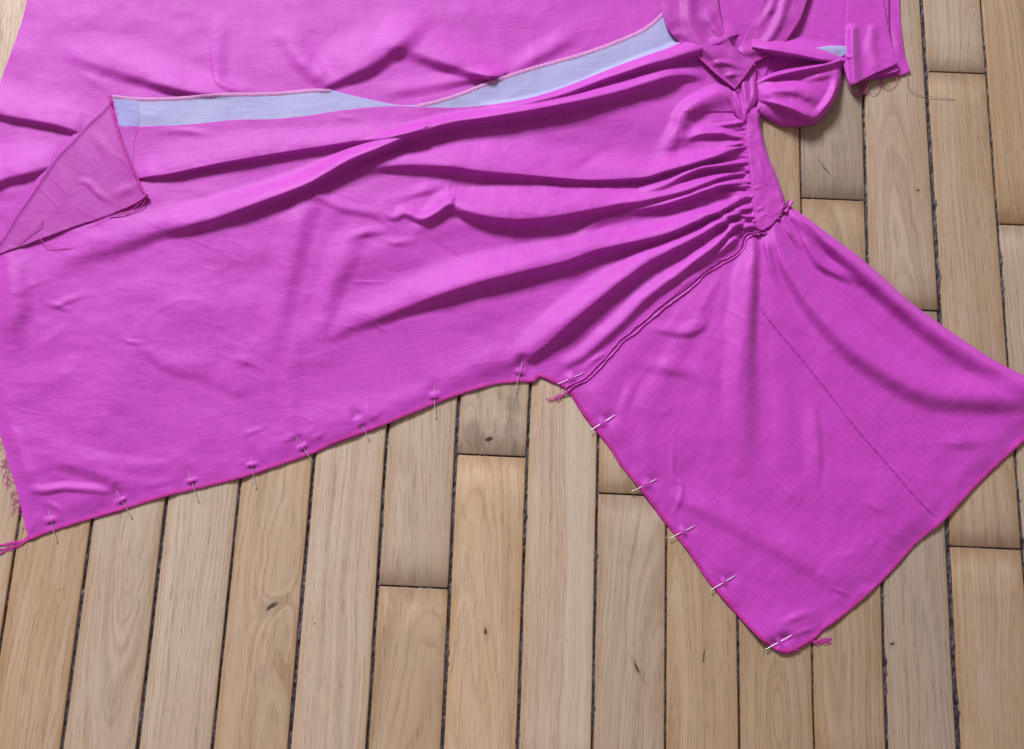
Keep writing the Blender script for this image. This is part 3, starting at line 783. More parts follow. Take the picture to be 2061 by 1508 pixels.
pale_outline = cr(pale_top1, 4).tolist() + cr(pale_top2, 4).tolist() + cr(pale_top3, 4).tolist() + [(x, y + 6) for x, y in cr(pale_low[::-1], 4).tolist()] + [(233, 250), (228, 215)]
def pale_h(px, py):
    h = front_h(px, py) - 1.0
    return h
panel('pale_border', pale_outline, pale_h, M_PALE, dress, step=2.6, ang=-4, smooth_outline=False, rim=1.5)

# doubled cloth showing through beside the turned corner
panel('doubled_border', [(229, 200), (271, 200), (279, 222), (277, 253), (241, 253), (234, 230)], lambda x, y: pale_h(x, y) + 0.7, cloth_mat('deeper_lilac_cloth', (0.27, 0.26, 0.62), (0.33, 0.34, 0.68), sheen=0.1), dress, step=2.4, rim=0)
panel('doubled_edge', [(241, 256), (277, 256), (269, 285), (268, 330), (262, 336), (246, 285)], lambda x, y: front_h(x, y) + 0.7, cloth_mat('deeper_magenta_cloth', (0.43, 0.012, 0.42), (0.58, 0.05, 0.56)), dress, step=2.4, rim=0)

# ---- turned-back corner of the skirt
flap_right = [(222, 191), (226, 215), (234, 249), (248, 290), (268, 338), (288, 382), (297, 391)]
flap_bottom = [(297, 393), (285, 402), (248, 421), (204, 438), (153, 455), (85, 480), (41, 497), (0, 511), (-48, 530)]
ff_line = cr(flap_fold, 3); fr_line = cr(flap_right, 3); fb_line = cr(flap_bottom, 3)
flap_folds = [F_([(150, 370), (175, 368), (200, 392), (235, 412)], [0, 2, 2.5, 0], 14, 10), F_([(215, 400), (255, 380), (282, 372)], [0, 3, 0], 14, 18), F_([(110, 320), (130, 380), (100, 440)], 2, 22, 22),
              F_([(180, 260), (205, 290), (230, 340)], 2, 18, 18)]
def flap_h(px, py):
    base = np.full(px.shape, 11.0) + 2.0 * fbm(px / 90, py / 80, 51, 2)
    base = base + 1.8 * creases(px, py, 191, 60, 0.8) + 1.0 * creases(px, py, 195, 30, 0.1)
    for f in flap_folds: f.add(px, py, base)
    d, _, _ = poly_dist(px, py, ff_line)
    base = 9.0 + (base + 2.0 - 9.0) * (1 - np.exp(-d / 2.5)) + 2.5 * np.exp(-((d - 7) / 5.5) ** 2)
    d2, _, _ = poly_dist(px, py, fr_line)
    base += 7 * np.exp(-d2 / 30) * sstep(200, 330, py)
    return np.maximum(base, np.minimum(front_h(px, py) + 2.5, 40))
panel('turned_corner', cr(flap_fold[::-1], 4).tolist() + cr(flap_right, 4).tolist()[1:] + cr(flap_bottom, 4).tolist()[1:], flap_h, M_WRONG, dress, step=2.0, ang=-62, smooth_outline=False, rim=7)

# ---- bodice panel
bod_folds = [
    F_([(1514, 462), (1514, 520), (1512, 570), (1506, 640), (1500, 720), (1497, 800), (1495, 880), (1492, 960)], [6, 12, 14, 13, 12, 10, 7, 0], [12, 13, 15, 18, 22, 28, 34, 40], [34, 40, 46, 50, 50, 50, 50, 50]),
    F_([(1553, 450), (1566, 495), (1585, 540), (1625, 600), (1670, 652), (1725, 705), (1790, 750), (1860, 785), (1940, 800), (2060, 800)], [5, 11, 13, 14, 15, 15, 14, 13, 12, 8], [22, 26, 32, 38, 44, 46, 46, 46, 44, 40], [14, 20, 24, 30, 34, 38, 42, 44, 44, 40]),
    F_([(1590, 425), (1630, 455), (1680, 495), (1735, 540), (1790, 588), (1850, 640), (1920, 690), (2010, 745), (2110, 790)], [6, 13, 16, 17, 17, 15, 13, 11, 8], [18, 20, 22, 24, 24, 24, 26, 28, 28], [16, 26, 32, 36, 38, 40, 40, 40, 40]),
    F_([(1596, 440), (1625, 490), (1650, 528), (1690, 552), (1735, 575)], [4, 9, 9, 7, 0], [16, 18, 18, 16, 14], [14, 16, 18, 16, 14]),
    F_([(1540, 466), (1545, 500), (1552, 540), (1566, 580)], [5, 8, 6, 0], 12, 10), F_([(1575, 440), (1590, 470), (1612, 505)], [5, 8, 0], 10, 9), F_([(1594, 424), (1625, 447), (1665, 480)], [4, 8, 0], 9, 9),
    F_([(1346, 1000), (1369, 1004), (1410, 1020), (1454, 1042), (1539, 1087), (1607, 1124), (1675, 1165), (1720, 1190)], [0, 4.5, 6, 7, 7.5, 7, 5, 0], 56, [24, 26, 28, 30, 32, 32, 30, 24]),
    F_([(1355, 870), (1353, 920), (1356, 962), (1371, 976), (1366, 1012), (1344, 1048)], [0, 2, 3, 3, 3, 1], 10, 10),
    F_([(1636, 800), (1640, 850), (1647, 920), (1641, 990)], 5, 14, 34),
    F_([(1300, 655), (1340, 664), (1385, 668), (1412, 655), (1416, 628)], [0, 5, 6, 6, 0], 26, 16),
    F_([(1262, 720), (1310, 735), (1370, 745), (1440, 760)], 4, 30, 22),
    F_([(1280, 750), (1264, 795), (1244, 850)], 4.5, 18, 18), F_([(1290, 840), (1300, 900), (1310, 960)], 3, 24, 26),
    F_([(1565, 1262), (1600, 1244), (1650, 1228)], 4, 16, 12), F_([(1585, 1283), (1620, 1270), (1655, 1258)], 4, 9, 10),
    F_([(1440, 950), (1452, 1000), (1470, 1040)], -3, 22, 22), F_([(1400, 690), (1425, 780), (1450, 900)], 3, 34, 34),
    F_([(1730, 1000), (1760, 1020), (1800, 1035)], 2.5, 20, 14), F_([(1660, 1180), (1690, 1190), (1720, 1205)], 2.5, 9, 8),
    F_([(1880, 880), (1930, 890), (2040, 880)], 4, 30, 22),
]
dart = [(1518, 560), (1520, 598), (1545, 642), (1596, 703), (1634, 750), (1675, 801), (1725, 866), (1794, 945), (1841, 1000), (1887, 1048)]
dart_line = cr(dart, 4)
bhem_line = cr(bodice_hem, 3); bright_line = cr(bodice_right, 3)
def bodice_h(px, py):
    H = np.full(px.shape, 8.0)
    th = np.arctan2(py - 380, px - 1540); rr = np.hypot(py - 380, px - 1540)
    H += 9.0 * sstep(40, 400, rr) * fbm(th * 6.0 + 1, rr / 380, 27, 2)
    H += 6.0 * fbm(px / 190 + 5, py / 170, 25, 3) + 2.1 * fbm(px / 55, py / 60, 29, 2) + 0.45 * fbm(px / 22, py / 20, 30, 2)
    H += 2.2 * creases(px, py, 141, 110, 0.9) + 1.5 * creases(px, py, 151, 60, 0.2) + 0.9 * creases(px, py, 161, 34, 2.0)
    for f in bod_folds: f.add(px, py, H)
    H = 3.2 + soft_floor(H - 3.2)
    # pressed seam line
    d, sd, arc = poly_dist(px, py, dart_line)
    fade = np.clip(arc * 8, 0, 1)
    H += fade * (2.8 * sstep(10, 0, d) * (sd < 0) - 2.2 * np.exp(-(d / 3.2) ** 2))
    # gathers where the bodice meets the waist
    d3, _, arc3 = poly_dist(px, py, cr([(1590, 408), (1575, 430), (1545, 458), (1524, 468), (1505, 474)], 4))
    H += 5 * np.exp(-d3 / 22) * 2 * vnoise(arc3 * 14, d3 * 0 + 1.1, 35)
    d1, _, _ = poly_dist(px, py, bhem_line); d2, _, _ = poly_dist(px, py, bright_line)
    k = np.minimum(0.12 + 0.88 * sstep(0, 44, d1), 0.45 + 0.55 * sstep(0, 16, d2))
    H = 3.2 + (H - 3.2) * k
    H += np.maximum(np.exp(-(d1 / 24) ** 2) * (1.6 * vnoise(px / 17, py / 17, 47) + 6.0 * np.maximum(0, vnoise(px / 48, py / 48, 48))), -0.6)
    # the tip stands up a little from the boards
    H += 9.0 * np.exp(-(((px - 1535) / 60) ** 2 + ((py - 1292) / 42) ** 2))
    d4, _, _ = poly_dist(px, py, seam_line)
    H = 5 + (H - 5) * (0.3 + 0.7 * sstep(0, 40, d4))
    pin_bumps(px, py, H)
    return np.maximum(H, 2.4)
bod_outline = cr(bodice_right, 4).tolist() + cr(bodice_hem, 4).tolist() + cr(seam[::-1], 4).tolist()[1:] + [(1545, 462), (1575, 436)]
panel('bodice_panel', bod_outline, bodice_h, M_BODICE, dress, step=2.2, ang=42, smooth_outline=False, rim=2.0)

# ---- waistband
bl_line = cr(band_l, 4); br_line = cr(band_r, 4)
wb_folds = [F_([(1520, 300), (1532, 330), (1540, 372)], 2, 8, 8), F_([(1515, 380), (1525, 378), (1535, 374)], 2, 5, 4), F_([(1517, 424), (1530, 421), (1542, 413)], 2.5, 6, 4), F_([(1530, 350), (1550, 380), (1568, 394)], -2, 12, 14), F_([(1527, 440), (1540, 432), (1550, 436)], 2, 5, 4), F_([(1524, 240), (1518, 258)], [0, 0], 5, 5)]
def band_h(px, py):
    H = np.full(px.shape, 17.0) + 2.6 * fbm(px / 22, py / 30, 55, 2)
    for f in wb_folds: f.add(px, py, H)
    d1, _, _ = poly_dist(px, py, bl_line); d2, _, _ = poly_dist(px, py, br_line)
    H = 10.5 + (H - 10.5) * sstep(-1, 5, d1)
    H = 6 + (H - 6) * sstep(-2, 7, d2)
    H += 1.0 * np.exp(-d1 / 5) * vnoise(py / 5, py * 0, 57)
    H += 5 * sstep(260, 225, py)
    return H
panel('waistband', cr([(1508, 224), (1516, 218), (1527, 215), (1531, 226)], 3).tolist() + cr(band_r, 4).tolist()[1:] + [(1572, 428), (1555, 452), (1536, 464)] + cr(band_l[::-1], 4).tolist() + [(1504, 228)], band_h, M_BODICE, dress, step=2.0, ang=80, smooth_outline=False, rim=4)

# ---- tie, loop and facing at the top
def const_h(base, folds, amp=1.2, sc=30, seed=81, lo=2.5):
    def f(px, py):
        H = np.full(px.shape, float(base)) + amp * fbm(px / sc, py / sc, seed, 2)
        for q in folds: q.add(px, py, H)
        return np.maximum(H, lo)
    return f
loop_back_f = [F_([(1500, 92), (1545, 100), (1600, 109), (1656, 121), (1690, 124)], [14, 26, 28, 24, 12], 30, [12, 12, 12, 10, 8])]
panel('tie_loop_inside', [(1512, 70), (1514, 110), (1516, 172), (1545, 182), (1600, 160), (1660, 150), (1700, 128), (1712, 70), (1710, -70), (1520, -70)], const_h(7, loop_back_f), M_CLOTH, dress, step=2.4, ang=10)
panel('pale_tie_lining', [(1634, 98), (1648, 113), (1662, 126), (1690, 116), (1708, 106), (1704, 94), (1668, 92)], const_h(21, [F_([(1640, 90), (1680, 100), (1715, 95)], 3, 16, 16)]), M_PALE, dress, step=2.4, ang=20)
puff_out = [(1519, 165), (1536, 156), (1555, 147), (1605, 133), (1656, 123), (1692, 112), (1700, 118), (1698, 131), (1694, 141), (1692, 169), (1683, 198), (1666, 224), (1650, 241), (1641, 247), (1625, 250), (1610, 253), (1577, 252), (1562, 246), (1540, 234), (1527, 226), (1522, 212), (1523, 190)]
puff_line = cr(puff_out + [puff_out[0]], 3)
puff_f = [F_([(1519, 166), (1555, 151), (1606, 138), (1656, 128), (1692, 117)], [5, 17, 20, 17, 9], 12, [6, 10, 16, 18, 16]),
          F_([(1522, 189), (1560, 184), (1598, 182), (1625, 196), (1645, 214)], [4, 13, 14, 10, 0], [13, 15, 18, 22, 22], [10, 22, 30, 26, 22]),
          F_([(1530, 199), (1569, 210), (1598, 220), (1622, 233), (1634, 244)], [5, 13, 15, 14, 8], [14, 18, 22, 22, 16], [8, 11, 12, 12, 9]),
          F_([(1690, 150), (1686, 180), (1672, 208), (1648, 234)], [6, 12, 13, 8], 18, 22), F_([(1610, 160), (1650, 152), (1688, 145)], 7, 14, 14)]
def puff_h(px, py):
    d, _, _ = poly_dist(px, py, puff_line)
    H = 10 + 17 * (1 - np.exp(-d / 16.0)) + 1.5 * fbm(px / 26, py / 22, 83, 2)
    t = H * 0
    for f in puff_f: f.add(px, py, t)
    H = H + t * (0.35 + 0.65 * sstep(0, 10, d)) 
    neck = sstep(1518, 1560, px)
    return H * (0.55 + 0.45 * neck) + 6 * (1 - neck)
panel('tie_loop', cr(puff_out + [puff_out[0]], 3).tolist()[:-1], puff_h, M_BODICE, dress, step=1.8, ang=-15, smooth_outline=False, rim=7)
knot_out = [(1454, 177), (1463, 180), (1476, 183), (1490, 160), (1508, 132), (1520, 128), (1521, 145), (1520.5, 161), (1523, 176), (1524.5, 188), (1523, 202), (1509, 221), (1502, 246), (1492, 240), (1479, 228), (1467, 202)]
knot_f = [F_([(1496, 168), (1500, 195), (1502, 225), (1501, 244)], [6, 8, 7, 3], 11, 9), F_([(1480, 190), (1488, 212), (1498, 240)], [4, 6, 3], 8, 7), F_([(1515, 160), (1516, 190), (1507, 218)], [3, 5, 3], 8, 8), F_([(1458, 180), (1466, 192), (1474, 208)], 4, 7, 7)]
def knot_h(px, py):
    H = np.full(px.shape, 17.0)
    for q in knot_f: q.add(px, py, H)
    return H - 5 * sstep(215, 245, py)
panel('tie_neck', knot_out, knot_h, M_BODICE, dress, step=1.7, ang=70, rim=7)
fac1 = [(1335, -70), (1330, 0), (1342, 52), (1368, 84), (1402, 112), (1440, 147), (1479, 179), (1500, 153), (1517, 129), (1522, 123), (1490, 108), (1462, 72), (1446, 10), (1440, -70)]
fac1_f = [F_([(1428, 132), (1448, 126), (1470, 128), (1500, 140)], [0, 5, 5, 0], 9, 10), F_([(1455, 155), (1475, 150), (1495, 150)], 4, 7, 8), F_([(1368, 84), (1402, 112), (1440, 147), (1479, 179)], [-6, -7, -6, -5], 20, 20),
          F_([(1390, -60), (1385, 20), (1400, 70), (1440, 110), (1470, 130)], [6, 7, 7, 5, 0], 22, 20), F_([(1420, 20), (1440, 60), (1470, 95)], 5, 14, 12)]
panel('facing_corner', cr(fac1[:7], 4).tolist() + cr(fac1[6:10], 4).tolist()[1:] + cr(fac1[9:], 4).tolist()[1:], const_h(26, fac1_f, 4.0, 34), M_WRONG, dress, step=2.0, ang=48, smooth_outline=False, rim=4)
fac2 = [(1484, 100), (1502, 116), (1521, 124), (1547, 111), (1580, 84), (1612, 36), (1636, -70), (1560, -70), (1535, 0), (1505, 66)]
panel('facing_band', fac2, const_h(22, [F_([(1500, 105), (1530, 96), (1560, 60), (1590, -20)], [4, 6, 7, 5], 16, 14), F_([(1520, 60), (1550, 20), (1570, -40)], 5, 12, 12)], 3.5, 30), M_WRONG, dress, step=2.2, ang=-35, smooth_outline=True, rim=4)

# raw-edged tie end: three leaves lying over each other
end3 = [(1712, 60), (1716, 120), (1722, 160), (1747, 161), (1775, 158), (1808, 153), (1829, 145), (1832, 142), (1826, 125), (1820, 105), (1812, 40), (1800, -70), (1716, -70)]
end2 = [(1706, 60), (1704, 120), (1712, 168), (1733, 164), (1773, 153), (1807, 143), (1806, 137), (1799, 100), (1790, 60), (1780, -70), (1716, -70)]
end1 = [(1700, 70), (1701, 112), (1699, 133), (1706, 158), (1714, 172), (1726, 166), (1740, 158), (1765, 146), (1806, 126.5), (1801, 108), (1790, 70), (1760, -70), (1712, -70)]
panel('tie_end_leaf', cr(end3, 4).tolist(), const_h(6, [F_([(1800, 40), (1808, 90), (1815, 130)], 5, 14, 16)], 1.5), M_BODICE, dress, step=2.2, ang=20, smooth_outline=False, rim=2)
panel('tie_end_leaf', cr(end2, 4).tolist(), const_h(13, [F_([(1735, 100), (1745, 130), (1750, 158)], 4, 12, 14)], 1.5, seed=85), M_BODICE, dress, step=2.2, ang=20, smooth_outline=False, rim=2)
panel('tie_end_leaf', cr(end1, 4).tolist(), const_h(20, [F_([(1716, 60), (1717, 110), (1720, 165)], [9, 11, 8], [12, 14, 16], [14, 16, 14]), F_([(1757, 60), (1755, 95), (1765, 130), (1772, 142)], [4, 6, 6, 4], 14, [16, 22, 22, 18]), F_([(1700, 110), (1708, 115), (1716, 112)], 5, 6, 6)], 1.5, seed=87), M_BODICE, dress, step=1.8, ang=20, smooth_outline=False, rim=2)

# ------------------------------------------------------------------ overlocked edges
def resample(line, ds):
    L = np.concatenate([[0], np.cumsum(np.hypot(*np.diff(line, axis=0).T))])
    n = max(3, int(L[-1] / ds)); t = np.linspace(0, L[-1], n)
    return np.stack([np.interp(t, L, line[:, 0]), np.interp(t, L, line[:, 1])], -1)

def overlock(name, pts, hfun, inward, width=8.0, mat_e=None, mat_t=None, lift=1.3, drop=2.0, seed=0, wob=0.6):
    """thread-bound edge: a strip wrapped round the cut edge, with its slanted stitches.
    inward = +1 when the cloth lies to the right of travel, -1 to the left"""
    mat_e = mat_e or M_EDGE; mat_t = mat_t or M_OVER
    line = resample(cr(pts, 5), 2.5)
    T = np.gradient(line, axis=0); T /= np.linalg.norm(T, axis=1)[:, None]
    NR = np.stack([-T[:, 1], T[:, 0]], -1) * inward            # towards the cloth
    s = np.arange(len(line)) * 2.5
    w = width * (1 + 0.12 * vnoise(s / 11, s * 0 + seed, 90))
    e = wob * vnoise(s / 9, s * 0 + seed + 4, 91) * 2
    rows = []
    lift *= 0.55
    for f, dz in ((1.0, 0.2), (0.75, lift), (0.35, lift * 1.15), (0.0, lift * 0.7), (-0.12, -0.3), (-0.10, -drop)):
        p = line + NR * (w * f + e)[:, None]
        pc = line + NR * (w * max(f, 0.08) + 0.5)[:, None]
        h = hfun(pc[:, 0], pc[:, 1]) + dz
        rows.append(W(p[:, 0], p[:, 1], np.maximum(h, 0.6)))
    n = len(line); V = np.concatenate(rows); i = np.arange(n - 1)
    F = np.concatenate([np.stack([k * n + i, k * n + i + 1, (k + 1) * n + i + 1, (k + 1) * n + i], -1) for k in range(len(rows) - 1)])
    o = mesh_obj(name, V, F, mat_e, dress)
    # stitches
    ln = resample(cr(pts, 5), 3.4)
    T = np.gradient(ln, axis=0); T /= np.linalg.norm(T, axis=1)[:, None]
    NR = np.stack([-T[:, 1], T[:, 0]], -1) * inward
    rr = random.Random(seed + 5)
    paths = []; rad = []
    for k in range(1, len(ln) - 1):
        a = ln[k] + NR[k] * (width * rr.uniform(0.9, 1.1)) + T[k] * rr.uniform(-0.5, 0.5)
        c = ln[k] - NR[k] * 0.8 + T[k] * (1.7 + rr.uniform(-0.6, 0.6)); mid = (a + c) / 2
        q = np.array([a, mid, c]); qi = np.array([a, mid, ln[k] + NR[k] * 0.8])
        h = hfun(qi[:, 0], qi[:, 1]) + np.array([0.5, lift * 1.1 + 0.45, 0.2])
        paths.append(W(q[:, 0], q[:, 1], h)); rad.append(np.array([0.6, 0.8, 0.7]) * S)
    Vt, Ft = tubes(paths, rad, 4)
    st_o = mesh_obj('overlock_stitches', Vt, Ft, mat_t, o)
    st_o['kind'] = 'stuff'
    return o

def under_edge(pts, off, hz, width=6):
    """the second layer of cloth showing under the hem"""
    line = resample(cr(pts, 5), 3.0)
    T = np.gradient(line, axis=0); T /= np.linalg.norm(T, axis=1)[:, None]
    NR = np.stack([-T[:, 1], T[:, 0]], -1) * off
    s = np.arange(len(line)) * 3.0
    e = 1.6 + 1.8 * vnoise(s / 60, s * 0 + 7, 94) * 2 + 0.5 * vnoise(s / 7, s * 0, 95)
    rows = []
    for f, h in ((-8.0, hz), (0.0, hz), (1.0, hz - 0.3), (1.15, 0.5)):
        p = line + NR * (np.full(len(line), f) if f <= 0 else e * f)[:, None]
        rows.append(W(p[:, 0], p[:, 1], np.full(len(line), h)))
    n = len(line); V = np.concatenate(rows); i = np.arange(n - 1)
    F = np.concatenate([np.stack([k * n + i, k * n + i + 1, (k + 1) * n + i + 1, (k + 1) * n + i], -1) for k in range(len(rows) - 1)])
    return mesh_obj('under_layer_edge', V, F, M_EDGE, dress)

overlock('overlocked_hem', hem, front_h, -1, 7.0, seed=1, lift=0.8)
under_edge(hem, 1, 1.6)
overlock('overlocked_hem', bodice_hem, bodice_h, 1, 6.5, seed=2, lift=0.8)
under_edge(bodice_hem, -1, 1.6)
overlock('overlocked_edge', flap_right, flap_h, 1, 5.0, seed=3)
overlock('overlocked_edge', [(297, 392), (285, 402), (268, 412), (248, 421)], flap_h, 1, 2.5, seed=4)
overlock('overlocked_edge', pale_top1, pale_h, 1, 6.5, M_EDGE_PALE, M_OVER_PALE, seed=5)
overlock('overlocked_edge', pale_top3[:-2], pale_h, 1, 6.5, M_EDGE_PALE, M_OVER_PALE, seed=6)
ff1 = const_h(27, [], 2.0)
overlock('overlocked_edge', fac1[3:7], lambda x, y: ff1(x, y) - 5, -1, 4.0, M_BODICE, M_OVER, seed=7, lift=0.7)
overlock('overlocked_edge', fac1[6:10], lambda x, y: ff1(x, y) - 1, -1, 4.0, M_BODICE, M_OVER, seed=8, lift=0.7)
overlock('overlocked_edge', fac2[2:6], const_h(22, [], 2.0), -1, 4.0, M_BODICE, M_OVER, seed=9, lift=0.7)
overlock('overlocked_edge', knot_out[9:12][::-1] + knot_out[5:9][::-1], knot_h, -1, 4.0, M_BODICE, M_OVER, seed=10, lift=0.7)
overlock('overlocked_edge', [(1454, 177), (1460, 190), (1467, 202), (1479, 228)], knot_h, -1, 4.0, M_BODICE, M_OVER, seed=11, lift=0.7)

# ---- standing seam allowance between skirt and bodice
full_seam = [(1590, 404), (1584, 418), (1570, 430), (1556, 442), (1546, 457), (1534, 465), (1520, 469)] + seam[1:-1] + [(1150, 777), (1140, 785)]
def seam_strip(offs, tall, ruffle, seed, mat, ln):
    line = resample(cr(full_seam, 5), 1.6)
    T = np.gradient(line, axis=0); T /= np.linalg.norm(T, axis=1)[:, None]
    NR = np.stack([-T[:, 1], T[:, 0]], -1)
    n = len(line); s = np.arange(n) * 1.6
    ruf = sstep(190, 20, s)                                     # crumpled near the waist, calmer further on
    base = line + NR * (offs + 1.6 * vnoise(s / 26, s * 0 + seed, 96) * 2)[:, None]
    under = np.maximum(5.0, 9.0 * ruf + 5.0)
    wav = (vnoise(s / 4.2, s * 0 + seed, 97) * 2) * (0.5 + ruffle * ruf) + 1.2 * vnoise(s / 18, s * 0 + seed, 98) * 2
    rows = []
    for f in (0.0, 0.35, 0.7, 1.0, 1.12):
        lean = ln * f + wav * f
        p = base + NR * lean[:, None]
        hh = under + tall * min(f, 1.0) - (1.2 if f > 1 else 0) + 0.8 * vnoise(s / 6, s * 0 + seed + 9, 99)
        rows.append(W(p[:, 0], p[:, 1], hh))
    # the folded-over side
    for f in (0.8, 0.0):
        p = base + NR * (ln * 1.12 + wav * 1.12 + math.copysign(1.2, ln))[:, None]
        hh = under + tall * f
        rows.append(W(p[:, 0], p[:, 1], hh))
    V = np.concatenate(rows); i = np.arange(n - 1)
    F = np.concatenate([np.stack([k * n + i, k * n + i + 1, (k + 1) * n + i + 1, (k + 1) * n + i], -1) for k in range(len(rows) - 1)])
    o = mesh_obj('seam_allowance', V, F, mat, dress)
    top = rows[3]; paths = []; rad = []
    rr = random.Random(seed)
    for k in range(2, n - 3, 2):
        a = top[k]; c = rows[5][min(k + 1, n - 1)] * 0.5 + top[k] * 0.5; c = c + np.array([0, 0, -0.3 * S]); q = np.array([rows[2][k], a + np.array([0, 0, 0.7 * S]), c])
        paths.append(q); rad.append(0.7 * S)
    Vt, Ft = tubes(paths, rad, 4)
    so = mesh_obj('overlock_stitches', Vt, Ft, M_OVER, o); so['kind'] = 'stuff'
    return o
seam_strip(1.0, 3.4, 1.6, 3, M_BODICE_EDGE, 2.4)
seam_strip(-0.8, 3.0, 3.4, 8, M_BODICE_EDGE, -3.6)

# ------------------------------------------------------------------ loose threads
def thread(pts, h0, h1, r=0.6, n=6, wig=0.0, seed=0):
    l = cr(pts, n); m = len(l)
    if wig:
        k = np.arange(m); l = l + wig * np.stack([vnoise(k / 5.0, k * 0 + seed, 101), vnoise(k / 5.0, k * 0 + seed + 5, 102)], -1) * 2
    t = np.linspace(0, 1, m)
    return W(l[:, 0], l[:, 1], h0 + (h1 - h0) * t + 0.6 * np.sin(t * 9)), np.full(m, r * S)
def tuft(name, items, mat=M_OVER):
    P = []; R = []
    for it in items:
        p, r = it; P.append(p); R.append(r)
    V, F = tubes(P, R, 5)
    o = mesh_obj(name, V, F, mat, dress); o['kind'] = 'stuff'
    return o
rt = random.Random(21)
it = []
for k in range(16):
    y0 = 1080 + rt.uniform(-5, 8); sp = rt.uniform(-10, 14)
    it.append(thread([(60, y0), (44, 1092 + sp * 0.3), (24, 1098 + sp * 0.7), (rt.uniform(-8, 10), 1104 + sp), (rt.uniform(-40, -5), 1108 + sp * 1.3)], 2.5, 1.0, 0.5, wig=2.5, seed=k))
tuft('frayed_threads', it)
it = []
for k in range(26):
    t = rt.random(); y = 880 + t * 180; x = np.interp(y, [873, 944, 1026, 1073], [2, 20, 43, 54])
    dx = rt.uniform(-18, -4); dy = rt.uniform(-14, 24)
    it.append(thread([(x + 2, y), (x + dx * 0.5, y + dy * 0.2 + rt.uniform(-4, 4)), (x + dx, y + dy), (x + dx * rt.uniform(0.3, 1.6), y + dy * 1.5)], 2.6, 0.9, 0.4, wig=1.5, seed=k + 40))
tuft('frayed_threads', it)
it = [thread([(84, 438), (80, 455), (60, 472), (35, 490), (8, 505)], 17, 16, 0.8), thread([(80, 480), (95, 494), (130, 500), (178, 502), (178, 515)], 14, 12, 0.7),
      thread([(170, 448), (200, 441), (230, 430)], 18, 16, 0.5), thread([(220, 438), (250, 434), (280, 420), (296, 398)], 12, 15, 0.8), thread([(225, 440), (240, 430), (262, 424), (285, 406)], 12, 15, 0.7)]
tuft('frayed_threads', it)
it = []
for k in range(9):
    e = (rt.uniform(1096, 1130), rt.uniform(800, 812))
    it.append(thread([(1143, 782), (1136 + rt.uniform(-5, 5), 790 + rt.uniform(-3, 5)), (1122 + rt.uniform(-8, 8), 797), e], 5, 1.2, 0.5, wig=3, seed=k + 80))
tuft('frayed_threads', it)
it = []
for k in range(9):
    it.append(thread([(1632, 1290), (1645, 1292 + rt.uniform(-4, 4)), (1658, 1291 + rt.uniform(-6, 5)), (1672, 1289 + rt.uniform(-8, 6))], 3, 1.2, 0.5, wig=3, seed=k + 100))
for k in range(14):
    a = rt.uniform(0, 6.28)
    it.append(thread([(1585 + rt.uniform(-8, 22), 1306 + rt.uniform(-6, 5)), (1590 + 10 * math.cos(a), 1305 + 6 * math.sin(a)), (1585 + rt.uniform(-10, 26), 1308 + rt.uniform(-6, 6))], 7, 3, 0.75, wig=3, seed=k + 120))
tuft('frayed_threads', it)
it = [thread([(1700, 150), (1708, 175), (1722, 190), (1738, 188), (1744, 176), (1738, 165)], 4, 6, 0.8), thread([(1703, 160), (1712, 183), (1728, 193), (1745, 184), (1746, 170)], 3, 6, 0.7), thread([(1746, 182), (1756, 191), (1768, 184), (1772, 168), (1770, 158)], 2, 6, 0.6),
      thread([(1770, 165), (1780, 178), (1794, 178), (1804, 164), (1805, 150)], 2, 6, 0.6), thread([(1826, 148), (1828, 172), (1842, 189), (1862, 194), (1890, 196), (1922, 200)], 6, 1.2, 0.55), thread([(1732, 162), (1744, 172), (1750, 160)], 8, 8, 0.5), thread([(1776, 150), (1777, 162), (1774, 170)], 8, 3, 0.5), thread([(1706, 165), (1716, 186), (1735, 186), (1741, 172)], 3, 7, 0.7)]
for k in range(10):
    it.append(thread([(1735 + rt.uniform(-4, 6), 165), (1739 + rt.uniform(-5, 5), 176), (1736 + rt.uniform(-6, 6), 187)], 8, 2, 0.5, wig=2.5, seed=k + 150))
tuft('frayed_threads', it, thread_mat('dusty_pink_thread', (0.45, 0.09, 0.25)))
it = [thread([(1516, 222), (1524, 217), (1534, 214)], 18, 17, 0.5), thread([(1508, 221), (1515, 214), (1518, 208)], 18, 20, 0.5), thread([(-10, 690), (4, 694), (14, 704)], 6, 6, 0.7), thread([(-10, 700), (6, 697), (12, 695)], 6, 6, 0.6)]
tuft('frayed_threads', it)

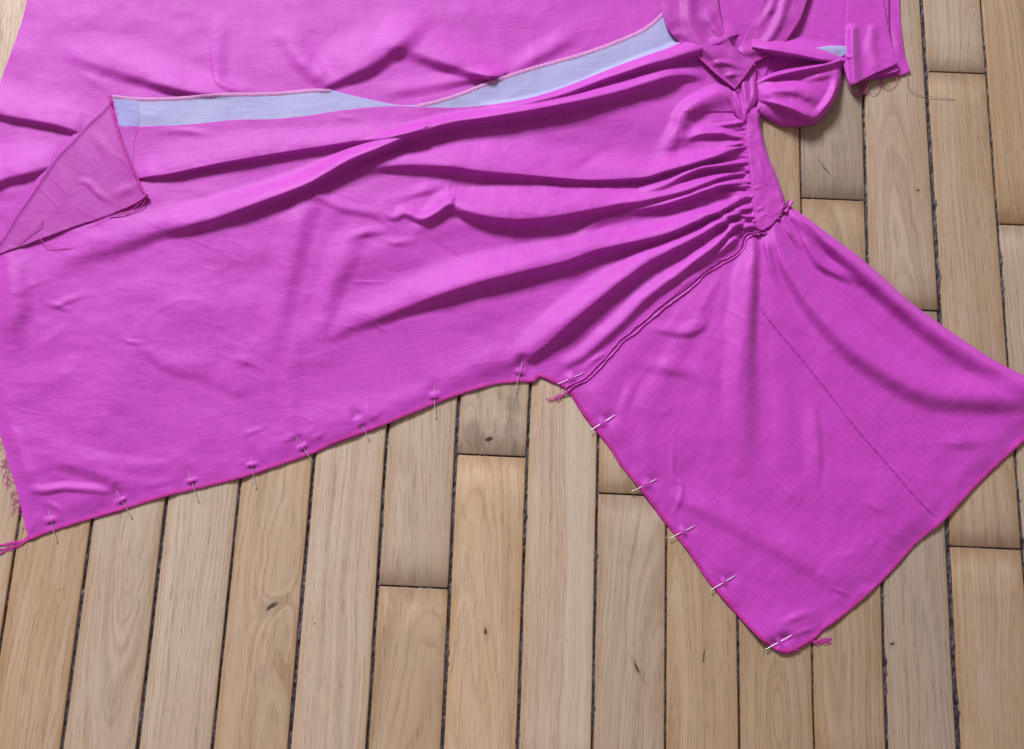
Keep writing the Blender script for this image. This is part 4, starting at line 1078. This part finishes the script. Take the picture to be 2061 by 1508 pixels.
# ------------------------------------------------------------------ pins
PL = 59.5 * S
prof = [(0.0, 0.0), (0.10, 0.0), (0.9, 0.12), (0.96, 0.0)]
ts = np.array([0.0, 0.03, 0.10, 0.25, 0.6, 0.985, 1.0]) * PL
rad_ = np.array([0.05, 0.45, 0.85, 0.95, 0.95, 0.95, 0.95]) * S * 0.72
Pp = np.stack([np.zeros(7), ts, np.zeros(7)], -1)
Vp, Fp = tubes([Pp], [rad_], 8)
pin_me = hd_me = None
labels = [
    'steel pin in the skirt hem nearest the frayed bottom left corner',
    'second steel pin along the skirt hem counting from the frayed left corner',
    'third steel pin along the skirt hem counting from the frayed left corner',
    'fourth steel pin along the skirt hem from the frayed left corner, almost upright',
    'fifth steel pin along the skirt hem counting from the frayed left corner',
    'sixth steel pin along the skirt hem counting from the frayed left corner',
    'seventh steel pin along the skirt hem from the left, standing straight up and down',
    'eighth steel pin along the skirt hem, leaning right, last before the seam corner',
    'steel pin lying across the seam corner where skirt and bodice meet',
    'steel pin in the slanting bodice edge, first below the seam corner',
    'second steel pin down the slanting bodice edge from the seam corner',
    'third steel pin down the slanting bodice edge from the seam corner',
    'fourth steel pin down the slanting bodice edge from the seam corner',
    'steel pin in the lowest tip of the bodice, beside the frayed point',
]
for k, (a, b_, c, d) in enumerate(pins_px):
    hf = bodice_h if k >= 9 else front_h
    xs_ = np.linspace(0, 1, 9); lx = a[0] + (b_[0] - a[0]) * xs_; ly = a[1] + (b_[1] - a[1]) * xs_
    hs_ = hf(lx, ly)
    A = W(a[0], a[1], max(4.6, float(hs_[:7].max()) + 0.8)); D = W(d[0], d[1], 6.6)
    v = Vector(D) - Vector(A)
    root = bpy.data.objects.new('pin', None); COL.objects.link(root)
    root.empty_display_size = 0.005
    root.location = Vector(A)
    root.rotation_euler = v.to_track_quat('Y', 'Z').to_euler()
    root['label'] = labels[k]; root['category'] = 'pin'; root['group'] = 'steel pins holding the dress edges'
    if pin_me is None:
        sh = mesh_obj('shaft', Vp, Fp, M_STEEL, root); pin_me = sh.data
        hV = []; hF = []
        rr_ = np.array([0.0, 1.5, 2.0, 1.5, 0.0]) * S * 0.95; yy_ = PL + np.array([-0.5, -0.3, 0.4, 1.1, 1.3]) * S
        hP = np.stack([np.zeros(5), yy_, np.zeros(5)], -1)
        Vh, Fh = tubes([hP], [rr_], 10)
        hd = mesh_obj('head', Vh, Fh, M_STEEL, root); hd_me = hd.data
    else:
        for nm, me in (('shaft', pin_me), ('head', hd_me)):
            o = bpy.data.objects.new(nm, me); o.parent = root; COL.objects.link(o)
